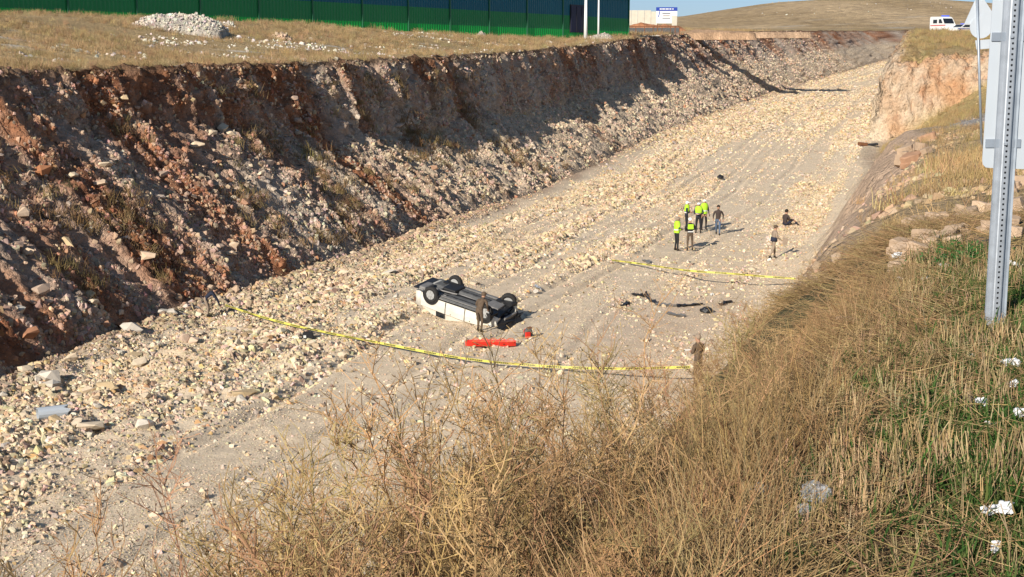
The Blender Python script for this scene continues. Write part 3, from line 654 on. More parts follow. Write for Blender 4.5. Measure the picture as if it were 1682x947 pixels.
# the field: standing grass, thicker at the rim
n = 26000
P, I, J = sample(n, rowof(50), rowof(330), J_RIM - 41, J_RIM + 1, lambda x, y, z: np.clip(.45 + 1.3 * fbm(x * .15, y * .15, 0, 4, 412), .05, 1.2) * (80 / np.maximum(y, 40)) ** 1.4 * (x > toeL(y) - 75))
scatter('field_grass', P, zrot(n, .15), usc(n, .5, 1.25) * (1 + .8 * sstep(90, 250, P[:, 1:2])), rng.integers(0, 5, n), jit(mix(STRAW * 1.25, STRAW * .8, rng.random(n)), n), C_far, 'dry straw grass covering the field above the cutting')
n = 700
P, I, J = sample(n, rowof(44), rowof(120), J_RIM + 10, J_TL - 6, lambda x, y, z: np.clip(fbm(x * .3, y * .3, z * .3, 3, 413) * 2.2 - .25, 0, 1))
scatter('bank_scrub', P, zrot(n, .3), usc(n, .8, 1.9), rng.integers(0, 5, n), jit(mix(OLIVE * 1.1, DBR * 1.3, rng.random(n)), n), C_far, 'brown dead scrub clinging to the left bank')
# ---------------------------------------------------------------- materials of the objects
M['green_lo'] = flat('light_green_sheet', (.012, .46, .07), .45, .3, var=.08, scale=.4)
M['green_mid'] = flat('dark_green_sheet', (.02, .24, .07), .45, .3, var=.08, scale=.4)
M['teal'] = flat('teal_sheet', (.005, .12, .17), .45, .3, var=.08, scale=.4)
M['navy'] = flat('navy_door', (.012, .014, .045), .5)
M['seam'] = flat('green_trim', (.03, .15, .07), .4)
M['concrete'] = flat('pale_concrete', (.52, .47, .38), .9, var=.2, scale=1.2, bump=.02)
M['white'] = flat('white_paint', (.72, .72, .70), .35, .5, var=.06, scale=3)
M['dustwhite'] = flat('dusty_white_paint', (.60, .57, .50), .45, .5, var=.3, scale=2.6)
M['galv'] = flat('galvanised_steel', (.42, .45, .49), .42, .5, metal=.55, var=.22, scale=14)
M['galvd'] = flat('dark_galvanised_steel', (.30, .34, .39), .5, .5, metal=.5, var=.2, scale=14)
M['plate'] = flat('sign_back', (.50, .54, .58), .45, .4, metal=.25, var=.06, scale=2)
M['under'] = flat('dirty_underbody', (.085, .085, .085), .75, .3, var=.5, scale=6, bump=.02)
M['under2'] = flat('dusty_steel', (.20, .19, .18), .6, .4, metal=.3, var=.45, scale=7, bump=.01)
M['black'] = flat('black_plastic', (.014, .014, .016), .5, .4, var=.3, scale=6)
M['rubber'] = flat('tyre_rubber', (.028, .027, .026), .85, .2, var=.4, scale=9)
M['rim'] = flat('grey_wheel', (.36, .36, .35), .45, .5, metal=.1, var=.3, scale=9)
M['glass'] = flat('dark_glass', (.012, .016, .022), .12, .6, var=.1)
M['blue'] = flat('blue_paint', (.02, .05, .30), .4, .4, var=.1)
M['lightblue'] = flat('light_bar_blue', (.05, .12, .75), .3, .5)
M['red'] = flat('red_plastic', (.55, .028, .015), .5, .4, var=.2, scale=5)
M['rust'] = flat('rusty_metal', (.16, .07, .035), .85, .2, var=.5, scale=5, bump=.01)
M['orange'] = flat('orange_fabric', (.55, .12, .03), .8)
M['skin'] = flat('skin', (.36, .20, .13), .6)
M['hair'] = flat('dark_hair', (.018, .013, .010), .8)
M['camo'] = flat('camouflage_cloth', (.095, .066, .044), .9, var=.85, scale=11)
M['camol'] = flat('pale_camouflage_cloth', (.25, .19, .14), .9, var=.35, scale=9)
M['navyc'] = flat('navy_cloth', (.020, .024, .042), .9, var=.2)
M['blackc'] = flat('black_cloth', (.016, .016, .018), .9, var=.3)
M['darkbr'] = flat('dark_brown_cloth', (.05, .036, .032), .9, var=.25)
M['denim'] = flat('blue_denim', (.075, .105, .16), .9, var=.25)
M['hivis'] = flat('fluorescent_yellow_cloth', (.36, .62, .03), .7, var=.08)
M['reflect'] = flat('silver_reflective_band', (.60, .60, .58), .4)
M['boot'] = flat('boot_leather', (.022, .016, .012), .7)
M['cotton'] = flat('white_cotton_fluff', (.66, .66, .66), .95, .1, var=.25, scale=60, bump=.006)
M['grime'] = flat('scorched_earth', (.05, .025, .016), .95, var=.5, scale=3)
M['asphalt'] = flat('asphalt', (.085, .085, .09), .92, .2, var=.35, scale=60, bump=.006)
def film_mat():
    m, N, L, b = nmat('clear_plastic_film', .2, .6)
    b.inputs['Base Color'].default_value = (.6, .62, .65, 1); tr = N.new('ShaderNodeBsdfTransparent'); ms = N.new('ShaderNodeMixShader')
    tc = N.new('ShaderNodeTexCoord'); f = noise(N, L, tc.outputs['Object'], 22, 4)
    L.new(MN(N, L, 'MULTIPLY_ADD', f, .9, -.2, clamp=True), ms.inputs[0]); L.new(tr.outputs[0], ms.inputs[1]); L.new(b.outputs[0], ms.inputs[2])
    L.new(ms.outputs[0], N['Material Output'].inputs[0]); return m
M['film'] = film_mat()
def tape_mat():
    m, N, L, b = nmat('yellow_barrier_film', .45, .4)
    uv = N.new('ShaderNodeTexCoord'); sp = N.new('ShaderNodeSeparateXYZ'); L.new(uv.outputs['UV'], sp.inputs[0])
    u = MN(N, L, 'FRACT', MN(N, L, 'MULTIPLY', sp.outputs[0], 1.0)); a = MN(N, L, 'LESS_THAN', u, .6)
    v = MN(N, L, 'LESS_THAN', MN(N, L, 'ABSOLUTE', MN(N, L, 'SUBTRACT', sp.outputs[1], .5)), .30)
    lt = MN(N, L, 'GREATER_THAN', MN(N, L, 'FRACT', MN(N, L, 'MULTIPLY', sp.outputs[0], 14)), .22)
    k = MN(N, L, 'MULTIPLY', MN(N, L, 'MULTIPLY', a, v), lt)
    mx = N.new('ShaderNodeMix'); mx.data_type = 'RGBA'; L.new(k, mx.inputs[0]); mx.inputs[6].default_value = (.55, .50, .10, 1); mx.inputs[7].default_value = (.02, .02, .015, 1)
    L.new(mx.outputs[2], b.inputs['Base Color']); return m
M['tape'] = tape_mat()

# ---------------------------------------------------------------- green warehouse
bl, br_ = PY(-190, 20, 104), PY(1032, 51, 196)
bl.z, br_.z = 13.1, 13.2
wd = Vector((br_.x - bl.x, br_.y - bl.y, 0)); WL = wd.length; wd.normalize(); wn = Vector((wd.y, -wd.x, 0))
ware = empty('warehouse', (bl.x, bl.y, 13.0), 0, 'long green and teal sheet metal warehouse above the left bank', 'warehouse')
def loc_of(root, m): m.location = (0, 0, 0); return m
def wl(p): return Vector(p) - ware.location
def wallpt(s, z, out=0): return bl + wd * s + wn * out + Vector((0, 0, z - bl.z))
def s_at(px):
    r = ray(px, 40); a = np.array([[wd.x, -r.x], [wd.y, -r.y]]); return float(np.linalg.solve(a, np.array([-bl.x, -bl.y]))[0])
seams = [s_at(x) for x in (112, 225, 329, 425, 513, 594.6, 670, 738.5, 803, 865, 924)]
stp = seams[1] - seams[0]; seams = [seams[0] - stp * k for k in (3, 2, 1)] + seams + [WL]
seams = [s for s in seams if s > 0]
def stripe_z(s, y0, sl):
    p = bl + wd * s; px = CX
    for _ in range(3): q_ = PY(px, y0 + sl * px, p.y); px += (p.x - q_.x) * F / p.y
    return PY(px, y0 + sl * px, p.y).z
zb1 = lambda s: stripe_z(s, 12, .0385)
zb2 = lambda s: stripe_z(s, -27, .0556)
edges = [0.0] + seams
ds = s_at(936), s_at(962)
for a, b in zip(edges, edges[1:]):
    for lo_f, hi_f, mm in ((lambda s: 12.4, zb1, 'green_lo'), (zb1, zb2, 'green_mid'), (zb2, lambda s: 18.2, 'teal')):
        spans = [(a, b)]
        mb = MB()
        for x0, x1 in spans:                       # ribbed sheet: shallow trapezoid ribs
            k = max(2, int((x1 - x0) / .45)); xs = np.linspace(x0 + .05, x1 - .05, k * 4 + 1)
            vs = []; fs = []
            for q_, x in enumerate(xs):
                o_ = .05 if q_ % 4 in (1, 2) else 0
                vs += [wl(wallpt(x, lo_f(x), o_)), wl(wallpt(x, hi_f(x), o_))]
            fs = [(2 * i, 2 * i + 2, 2 * i + 3, 2 * i + 1) for i in range(len(xs) - 1)]
            mb.poly(vs, fs)
        mb.build('wall_panel', M[mm], ware)
for s in seams:
    MB().prism([wl(wallpt(s - .07, 12.4, .0)), wl(wallpt(s + .07, 12.4, .0)), wl(wallpt(s + .07, 12.4, .14)), wl(wallpt(s - .07, 12.4, .14))], (0, 0, 5.8)).build('corner_trim' if s == WL else 'downpipe', M['seam'], ware)
MB().prism([wl(wallpt(0, 12.4, -.05)), wl(wallpt(WL, 12.4, -.05)), wl(wallpt(WL, 12.4, -30)), wl(wallpt(0, 12.4, -30))], (0, 0, 5.8)).build('wall', M['teal'], ware)
rf = MB().poly([wl(wallpt(-.5, 18.2, .6)), wl(wallpt(WL + .5, 18.2, .6)), wl(wallpt(WL + .5, 18.7, -15)), wl(wallpt(-.5, 18.7, -15)), wl(wallpt(-.5, 18.2, -30.6)), wl(wallpt(WL + .5, 18.2, -30.6)),
               wl(wallpt(-.5, 18.0, .6)), wl(wallpt(WL + .5, 18.0, .6)), wl(wallpt(WL + .5, 18.0, -30.6)), wl(wallpt(-.5, 18.0, -30.6))],
              [(0, 1, 2, 3), (3, 2, 5, 4), (0, 6, 7, 1), (4, 5, 8, 9), (6, 9, 8, 7), (1, 7, 8, 5, 2), (0, 3, 4, 9, 6)]).build('roof', M['teal'], ware)
dr_ = MB().prism([wl(wallpt(ds[0], 13.1, .06)), wl(wallpt(ds[1], 13.1, .06)), wl(wallpt(ds[1], 13.1, .22)), wl(wallpt(ds[0], 13.1, .22))], (0, 0, 3.4)).build('door', M['navy'], ware)
MB().prism([wl(wallpt(ds[0] - .12, 13.1, .05)), wl(wallpt(ds[1] + .12, 13.1, .05)), wl(wallpt(ds[1] + .12, 13.1, .17)), wl(wallpt(ds[0] - .12, 13.1, .17))], (0, 0, 3.52)).build('frame', M['black'], dr_)
for k in (.33, .66):
    MB().prism([wl(wallpt(ds[0] + (ds[1] - ds[0]) * k - .02, 13.2, .2)), wl(wallpt(ds[0] + (ds[1] - ds[0]) * k + .02, 13.2, .2)), wl(wallpt(ds[0] + (ds[1] - ds[0]) * k + .02, 13.2, .26)), wl(wallpt(ds[0] + (ds[1] - ds[0]) * k - .02, 13.2, .26))], (0, 0, 3.2)).build('rail', M['black'], dr_)
def lamp_pole(px, py, Y, r, label):
    p = PY(px, py, Y); p.z = gz(p.x, p.y)
    t = empty('lamp_pole', p, 0, label, 'lamp post', 'white poles by the warehouse')
    MB().tube([(0, 0, .02), (0, 0, 4.9)], [r, r * .7], 10).build('pole', M['white'], t, smooth=True)
    MB().box((0, 0, .03), (r * 4, r * 4, .06)).build('base_plate', M['galv'], t)
    MB().tube([(0, 0, 4.85), (.15, -.1, 5.0), (.3, -.2, 5.05)], r * .4, 8).build('arm', M['white'], t, smooth=True)
    MB().box((.5, -.4, 5.05), (.55, .25, .10), (0, 0, -.7), bev=.03).build('lamp_head', M['galvd'], t)
lamp_pole(962, 52, 178, .25, 'thick white pole in front of the dark warehouse door')
lamp_pole(983, 52, 182, .14, 'thin white pole near the corner of the warehouse')

# ---------------------------------------------------------------- walls, hoarding and sign behind the warehouse
def wallbox(name, x0, x1, y_top, y_bot, Y, m, label, cat, th=.3, zb=None):
    a, b = PY(x0, y_top, Y), PY(x1, y_top, Y); zbot = PY(x0, y_bot, Y).z if zb is None else zb
    return a, b, zbot
a, b, zb = wallbox('', 1026, 1080, 24.5, 33, 300, None, '', '')
cw = empty('boundary_wall', (a.x, a.y, zb), 0, 'low cream boundary wall beyond the right end of the warehouse', 'wall')
seg = (b.x - a.x) / 5
for k in range(5):
    MB().box((seg * (k + .5), 0, (a.z - zb) / 2 - (.25 if k > 3 else 0)), (seg - .06, .35, a.z - zb + 2)).build('wall_panel', M['concrete'], cw)
# red-brown spoil terrace behind the hoarding
def mound(name, px0, px1, ytop, Y, depth, m, seed, label, cat=None, kind=None, zbase=None, rough=.35, sides=64, col=None):
    """a heap of earth or rubble with its own crest line"""
    a, b = PY(px0, ytop, Y), PY(px1, ytop, Y); n1, n2 = sides, 22; cx = (a.x + b.x) / 2; hw = (b.x - a.x) / 2
    uu, vv = np.meshgrid(np.linspace(-1, 1, n1), np.linspace(-1, 1, n2), indexing='ij')
    base = gz(cx, Y) if zbase is None else zbase; H = a.z - base
    prof = np.clip(1 - np.abs(uu) ** 2.2, 0, 1) ** .8 * np.clip(1 - np.abs(vv) ** 1.7, 0, 1)
    prof = prof * (.8 + .45 * fbm(uu * 2.3, vv * .8, 0, 3, seed) + .2)
    z = H * prof + rough * H * .35 * prof * fbm(uu * 9, vv * 3, 0, 3, seed + 1) - .15 - 1.1 * (1 - sstep(0, .12, prof))
    X_, Y_ = uu * hw + rough * .2 * fbm(uu * 6, vv * 6, 0, 2, seed + 2), vv * depth
    id_ = np.arange(n1 * n2).reshape(n1, n2); q = np.stack([id_[:-1, :-1], id_[1:, :-1], id_[1:, 1:], id_[:-1, 1:]], -1).reshape(-1, 4)
    me = bpy.data.meshes.new(name); me.from_pydata(np.stack([X_, Y_, z], -1).reshape(-1, 3).tolist(), [], q.tolist())
    cc = np.tile(np.asarray(col), (n1, n2, 1)) * (1 + .5 * fbm(uu * 8, vv * 4, 0, 3, seed + 3))[..., None]
    at = me.color_attributes.new('Col', 'FLOAT_COLOR', 'POINT'); at.data.foreach_set('color', np.concatenate([cc, np.ones((n1, n2, 1))], -1).astype(np.float32).ravel())
    me.materials.append(m); me.shade_smooth()
    o = bpy.data.objects.new(name, me); o.location = (cx, Y, base); return put(o, label, cat, kind=kind), X_, Y_, z
mound('earth_heap', 1022, 1128, 34, 262, 5, M['bank'], 501, 'red brown earth heap behind the dark hoarding', 'earth heap', zbase=14.2, rough=.15, col=RUST * 1.5)
mound('earth_heap', 1105, 1240, 47, 250, 4, M['bank'], 511, 'orange spoil heap right of the small billboard', 'earth heap', zbase=13.8, rough=.3, col=np.array((.42, .27, .165)))
mound('earth_heap', 1225, 1330, 51.5, 262, 4, M['bank'], 515, 'low orange earth heap beyond the billboard near the cutting rim', 'earth heap', zbase=14.2, rough=.3, col=np.array((.40, .27, .175)))
a, b = PY(1030, 43.5, 236), PY(1116, 43.5, 236); zb = PY(1030, 56, 236).z
hd = empty('hoarding', (a.x, a.y, zb), 0, 'row of dark panels with a rusty top rail below the billboard', 'hoarding')
L_ = b.x - a.x
for k in range(6):
    MB().box((L_ * (k + .5) / 6, 0, (a.z - zb) / 2 - .1), (L_ / 6 - .12, .06, a.z - zb - .1)).build('panel', M['under'], hd)
for k in range(7): MB().box((L_ * k / 6, 0, (a.z - zb) / 2), (.1, .12, a.z - zb)).build('post', M['rust'], hd)
MB().box((L_ / 2, 0, a.z - zb + .05), (L_, .14, .14)).build('rail', M['rust'], hd)
# billboard
Yb = 222; tl_, br2 = PY(1078, 11.5, Yb), PY(1112, 38, Yb); zg = PY(1095, 54, Yb).z
bb = empty('billboard', ((tl_.x + br2.x) / 2, Yb, zg), 0, 'small blue and white billboard on two legs above the cutting', 'billboard')
W_, T_, B_ = br2.x - tl_.x, tl_.z - zg, br2.z - zg
pn = MB().box((0, 0, (T_ + B_) / 2), (W_, .08, T_ - B_)).build('board', M['white'], bb)
MB().box((0, -.05, T_ - .28), (W_ + .04, .06, .56)).build('header', M['blue'], pn)
for k, (x_, w2) in enumerate(((-.95, .32), (-.5, .45), (.05, .5), (.55, .3), (.95, .2))): MB().box((x_, -.095, T_ - .27), (w2, .02, .16)).build('lettering', M['white'], pn)
MB().box((-W_ * .36, -.05, T_ - 1.05), (.13, .02, .9), (0, .22, 0)).build('emblem', M['blue'], pn)
for k in range(3): MB().box((-.05, -.05, T_ - .95 - .36 * k), (1.25 - .2 * (k % 2), .02, .11)).build('lettering', M['navy'] if k != 1 else M['rust'], pn)
MB().box((W_ * .37, -.055, B_ + .42), (W_ * .24, .05, 1.5)).build('side_panel', M['concrete'], pn)
for sx in (-1, 1): MB().box((sx * W_ * .42, .09, T_ / 2), (.14, .1, T_)).build('leg', M['rust'], bb)

# ---------------------------------------------------------------- heaps on the field
def stone_heap(name, px0, px1, ytop, ybase, depth, seed, label, col, nst, smx):
    p = on((px0 + px1) / 2, ybase); Y = p.y + depth * .8
    o, X_, Y_, z = mound(name, px0, px1, ytop, Y, depth, M['bank'], seed, label, 'rubble heap', rough=.3, col=col)
    k = rng.integers(0, X_.size, nst); zz = z.ravel()[k]; ok = zz > -.3; k = k[ok]; n = len(k)
    Pp = np.stack([X_.ravel()[k] + rng.normal(0, .08, n), Y_.ravel()[k] + rng.normal(0, .08, n), z.ravel()[k]], 1)
    scatter('rubble', Pp, rots(n), wscl(sizes(n, .1, smx, 2)), rng.integers(0, 10, n), jit(np.tile(col * 1.25, (n, 1)), n), ROCKC, None, parent=o)
    return o
stone_heap('rubble_heap', 205, 372, 22, 54, 2.4, 521, 'long heap of white rubble in the dry field before the warehouse', WHITE * .72, 2200, .42)
stone_heap('rubble_heap', 355, 388, 33, 46, 1.0, 523, 'small white rubble heap right of the long white one', WHITE * .82, 160, .4)
stone_heap('rubble_heap', 745, 800, 46, 58, 1.0, 525, 'small pale rubble heap left of the dark spoil by the warehouse', WHITE * .75, 120, .45)
stone_heap('rubble_heap', 440, 480, 51, 64, .8, 527, 'low orange and white rubble heap in the middle of the field', np.array((.42, .30, .2)), 140, .5)
stone_heap('rubble_heap', 832, 962, 46, 58, 1.3, 529, 'dark brown spoil heap at the foot of the warehouse wall', np.array((.07, .035, .022)), 420, .5)
stone_heap('rubble_heap', 965, 1012, 54, 66, .8, 531, 'small pale rubble heap in the grass below the white poles', WHITE * .7, 160, .4)

# ---------------------------------------------------------------- large stones one can pick apart
def stone(parent, x, y, size, col, sink=.15, flatn=1, z=None):
    o = bpy.data.objects.new('stone', random.choice(ROCKM)); s = size * random.uniform(.9, 1.15)
    o.scale = (s * random.uniform(.9, 1.4), s * random.uniform(.8, 1.1), s * random.uniform(.6, .9) * flatn)
    o.rotation_euler = (random.uniform(-.3, .3), random.uniform(-.3, .3), random.uniform(0, 6.28))
    o.location = (x, y, (gz(x, y) if z is None else z) + s * .22 * flatn - sink * s * .2); o.color = (*[min(1, c) for c in col], 1); return put(o, parent=parent)
for px, py, s, c, par in ((83, 628, 1.05, WHITE, floor_), (85, 640, .8, WHITE, floor_), (218, 543, .8, WHITE * .95, floor_), (303, 557, .75, PINK * 1.3, floor_), (318, 562, .6, PINK * 1.2, floor_), (152, 706 - 0, .9, GREYG, floor_),
                          (108, 402, .75, LIMEY * .9, bank_l), (205, 190, .8, LIMEY, bank_l), (145, 488, .7, LIMEY * .9, bank_l), (153, 505, .6, LIME, bank_l), (175, 295, .9, LIME, bank_l), (65, 285, 1.1, RUST * 1.2, bank_l),
                          (500, 200, .8, RUST * 1.3, bank_l), (150, 385, .6, WHITE, bank_l), (205, 386, .5, WHITE, bank_l), (30, 495, .6, WHITE * .9, bank_l), (120, 300, .7, LIME * .9, bank_l), (365, 195, .9, LIME, bank_l), (322, 235, .7, LIME, bank_l), (345, 215, .8, LIME * .9, bank_l),
                          (380, 222, .7, LIME, bank_l), (455, 215, .6, WHITE * .9, bank_l), (490, 225, .6, WHITE * .8, bank_l), (640, 200, .8, PINK * 1.2, bank_l), (655, 212, .8, PINK * 1.2, bank_l), (265, 375 - 80, .7, PINK, bank_l),
                          (650, 490, .45, WHITE, floor_), (880, 480, .35, WHITE, floor_), (700, 512, .5, LIME, floor_), (1165, 225, .6, LIMEY, floor_), (470, 480, .4, PINK, floor_), (935, 425, .5, LIMEY, floor_)):
    p = on(px, py); stone(par, p.x, p.y, s, c)
P, I, J = sample(130, rowof(44), rowof(110), J_RIM + 8, J_TL - 1, lambda x, y, z: np.clip(.2 + fbm(x * .3, y * .3, z * .3, 3, 601) * 2, .02, 2) * (60 / y) ** 2)
for q_ in P:
    c = bank_col(q_[0:1], q_[1:2], q_[2:3])[0]; c = c * .4 + (LIME, PINK, GREY, RUST)[random.choice((0, 0, 1, 2, 3))] * .7
    stone(bank_l, q_[0], q_[1], random.uniform(.35, .85), c, z=q_[2])
P, I, J = sample(110, rowof(32), rowof(75), J_TL, J_TL + 70, lambda x, y, z: rubble(x, y) ** 2 * (50 / y) ** 2)
for q_ in P: stone(floor_, q_[0], q_[1], random.uniform(.28, .6), random.choice((WHITE, LIME, GREYG, LIMEY)) * random.uniform(.8, 1.05), z=q_[2])
# ledge of split rock on the right bank
def slab(parent, px, py, w_, d_, h_, col, rz):
    p = on(px, py); r = random.Random(int(px * 7 + py)); mb = MB(); n = 9
    ring = [(math.cos(k * 6.283 / n) * w_ / 2 * r.uniform(.55, 1.2), math.sin(k * 6.283 / n) * d_ / 2 * r.uniform(.55, 1.2)) for k in range(n)]
    lay_ = []; z = -h_ * .4
    for f_, s_ in ((0, 1.0), (.45, 1.04), (.5, .93), (.95, .96), (1, .8)): lay_.append([(x * s_ * r.uniform(.95, 1.05), y * s_ * r.uniform(.95, 1.05), z + h_ * f_ * 1.2 * r.uniform(.96, 1.04)) for x, y in ring])
    vs = [v for l in lay_ for v in l]; fs = [(a * n + k, a * n + (k + 1) % n, (a + 1) * n + (k + 1) % n, (a + 1) * n + k) for a in range(4) for k in range(n)] + [tuple(range(4 * n, 5 * n)), tuple(range(n))[::-1]]
    o = mb.poly(vs, fs).build('stone', M['stone_obj'], parent); o.location = (p.x, p.y, gz(p.x, p.y)); o.rotation_euler = (r.uniform(-.3, .3), r.uniform(-.35, .35), rz); o.color = (*col, 1)
TANR = np.array((.46, .33, .225))
for k in range(40):
    px = 1475 + 175 * random.random(); py = 424 - (px - 1455) * .42 + random.uniform(-30, 34)
    d0 = on(px, py).y; s = random.uniform(.005, .016) * d0
    slab(bank_r, px, py, s * 1.7, s * 1.1, s * .7, TANR * random.uniform(.75, 1.15), .5 + random.uniform(-.4, .4))
for k in range(11):
    px = 1475 + 60 * random.random(); py = 275 - (px - 1462) * .55 + random.uniform(-14, 12); d0 = on(px, py).y; s = random.uniform(.004, .010) * d0
    slab(bank_r, px, py, s * 1.9, s * 1.1, s * .7, (TANR * .85 if k % 3 else np.array((.36, .21, .13))) * random.uniform(.8, 1.1), .5)
for k in range(10):
    px = 1655 + 27 * random.random(); py = 300 + 95 * random.random(); d0 = on(px, py).y; s = random.uniform(.007, .014) * d0
    slab(bank_r, px, py, s * 1.6, s * 1.1, s * .8, TANR * random.uniform(.8, 1.1), .5)

# ---------------------------------------------------------------- people
def skin_mesh(name, verts, edges, radii, pick, mats, parent, sub=1):
    """one continuous body grown round a skeleton; pick(p) chooses the cloth of each face"""
    me = bpy.data.meshes.new(name); me.from_pydata(verts, edges, []); o = bpy.data.objects.new(name, me); S.collection.objects.link(o)
    sk = o.modifiers.new('skin', 'SKIN'); sk.use_smooth_shade = True
    lay0 = me.skin_vertices[0] if me.skin_vertices else None
    if lay0 is None:
        bm = bmesh.new(); bm.from_mesh(me); bm.verts.layers.skin.verify(); bm.to_mesh(me); bm.free(); lay0 = me.skin_vertices[0]
    for v, r in zip(lay0.data, radii): v.radius = (r, r) if not hasattr(r, '__len__') else r; v.use_root = False
    lay0.data[0].use_root = True
    sd = o.modifiers.new('sub', 'SUBSURF'); sd.levels = sub; sd.render_levels = sub
    dg = bpy.context.evaluated_depsgraph_get(); out = bpy.data.meshes.new_from_object(o.evaluated_get(dg)); bpy.data.objects.remove(o)
    out.materials.clear()
    for m in mats: out.materials.append(m)
    for f in out.polygons: f.material_index = pick(f.center)
    out.shade_smooth(); out.name = name
    return put(bpy.data.objects.new(name, out), parent=parent)
def person(x, y, face, label, pose='stand', top='camo', legs='camo', cap=None, vest=None, H=1.74, group=None, seed=0, carry=None, high=False, belt=None, patch=False, hair=True, z=None, boots='boot', bald_cap_mat=None, sleeve=None):
    r = random.Random(seed); V = Vector; k = H / 1.74
    pel = V((0, 0, .93)); lean = 0; sq = .11
    hips = [V((-.095, 0, .90)), V((.095, 0, .90))]
    if pose == 'stand':
        kn = [V((-.12, .03, .50)), V((.12, .02, .50))]; an = [V((-.13, -.02, .09)), V((.14, -.01, .09))]; lean = r.uniform(-.02, .05)
        el = [V((-.27, -.02, 1.15)), V((.27, -.02, 1.15))]; wr = [V((-.25, .12, .93)), V((.25, .12, .93))]
    if pose == 'armsin':
        kn = [V((-.12, .03, .50)), V((.12, .02, .50))]; an = [V((-.13, -.02, .09)), V((.14, -.01, .09))]; lean = .04
        el = [V((-.27, .02, 1.14)), V((.27, .02, 1.14))]; wr = [V((-.08, .24, 1.14)), V((.08, .25, 1.10))]
    if pose == 'walk':
        kn = [V((-.10, .18, .52)), V((.10, -.02, .49))]; an = [V((-.10, .24, .12)), V((.10, -.27, .14))]; lean = .05
        el = [V((-.28, -.10, 1.16)), V((.28, .06, 1.15))]; wr = [V((-.27, -.02, .93)), V((.26, .22, .98))]
    if pose == 'carry':
        kn = [V((-.10, .12, .50)), V((.10, -.06, .50))]; an = [V((-.10, .12, .09)), V((.10, -.26, .13))]; lean = .08
        el = [V((-.27, .02, 1.14)), V((.27, .04, 1.14))]; wr = [V((-.12, .26, 1.06)), V((.20, .34, .98))]
    if pose == 'bend':
        kn = [V((-.12, .06, .50)), V((.13, .02, .50))]; an = [V((-.14, -.02, .09)), V((.15, -.02, .09))]; lean = .62
        pel = V((0, -.12, .92)); hips = [V((-.095, -.12, .89)), V((.095, -.12, .89))]
        el = [V((-.22, .48, .82)), V((.22, .50, .82))]; wr = [V((-.10, .58, .58)), V((.14, .60, .56))]
    if pose == 'stoop':
        kn = [V((-.11, .10, .49)), V((.11, .03, .50))]; an = [V((-.12, .06, .09)), V((.12, -.10, .09))]; lean = .42
        pel = V((0, -.05, .92)); hips = [V((-.095, -.05, .89)), V((.095, -.05, .89))]
        el = [V((-.26, .14, 1.10)), V((.26, .16, 1.10))]; wr = [V((-.18, .34, .92)), V((.18, .34, .90))]
    if pose == 'sit':
        pel = V((0, 0, .16)); hips = [V((-.095, .02, .16)), V((.095, .02, .16))]; lean = .10
        kn = [V((-.20, .38, .46)), V((.22, .42, .40))]; an = [V((-.15, .62, .08)), V((.28, .74, .08))]
        el = [V((-.30, .10, .42)), V((.30, .12, .42))]; wr = [V((-.18, .34, .44)), V((.18, .36, .40))]
    up = V((0, math.sin(lean * 1.45), math.cos(lean * 1.45)))
    waist = pel + up * .12; chest = pel + up * .34; nb = pel + up * .52; nk = pel + up * .60; hc_ = nk + (up + V((0, .25, .25))).normalized() * .10; ht = hc_ + (up + V((0, .1, .5))).normalized() * .085
    sh = [chest + up * .13 + V((-.18, 0, 0)), chest + up * .13 + V((.18, 0, 0))]
    vs = [pel, waist, chest, nb, nk, hc_, ht]; R_ = [(.155, .115), (.14, .105), (.175, .12), (.10, .085), (.058, .06), (.088, .10), (.07, .08)]
    es = [(0, 1), (1, 2), (2, 3), (3, 4), (4, 5), (5, 6)]
    def add(p, rad, par): vs.append(p); R_.append((rad, rad)); es.append((par, len(vs) - 1)); return len(vs) - 1
    nose = add(hc_ + V((0, .098, -.005)), .018, 5); add(hc_ + V((-.088, 0, 0)), .018, 5); add(hc_ + V((.088, 0, 0)), .018, 5)
    fwd = V((0, 1, 0))
    for s_ in (0, 1):
        a = add(sh[s_], .072, 2); b_ = add(el[s_], .048, a); c = add(wr[s_], .030, b_)
        d = (wr[s_] - el[s_]).normalized(); sd_ = d.cross(V((0, 0, 1)) if abs(d.z) < .9 else V((0, 1, 0))).normalized(); palm = add(wr[s_] + d * .07, .026, c)
        for j, (o_, ln) in enumerate(((-.030, .062), (-.010, .075), (.010, .070), (.028, .055))):
            f1 = add(vs[palm] + d * .035 + sd_ * o_, .0095, palm); f2 = add(vs[f1] + (d + sd_.cross(d) * .35).normalized() * ln * .6, .0085, f1); add(vs[f2] + (d + sd_.cross(d) * .9).normalized() * ln * .5, .0075, f2)
        t1 = add(wr[s_] + d * .04 - sd_ * .035, .0105, palm); add(vs[t1] + (d * .6 - sd_).normalized() * .05, .009, t1)
        h = add(hips[s_], .095, 0); kk = add(kn[s_], .062, h); aa = add(an[s_], .042, kk)
        sole = an[s_] + V((0, -.05, -.055)); add(sole, .034, aa); t_ = add(an[s_] + V((0, .12, -.055)), .036, aa); add(an[s_] + V((0, .19, -.062)), .026, t_)
    wrp = wr; anz = [a.z for a in an]
    def pick(p):
        if (p - hc_).length < .15 and (p - nk).dot(up) > -.02: return 2
        for s_ in (0, 1):
            if (p - wrp[s_]).dot((wr[s_] - el[s_]).normalized()) > .0 and (p - wrp[s_]).length < .24: return 2
            if (p - an[s_]).length < .25 and p.z < an[s_].z + .07: return 3
            if p.z < an[s_].z + .02 and (p - an[s_]).length < .3: return 3
        # legs against trunk: the nearer bone
        tr_ = min((p - q).length for q in (waist, chest, nb, sh[0], sh[1], el[0], el[1], (sh[0] + el[0]) / 2, (sh[1] + el[1]) / 2, (el[0] + wr[0]) / 2, (el[1] + wr[1]) / 2))
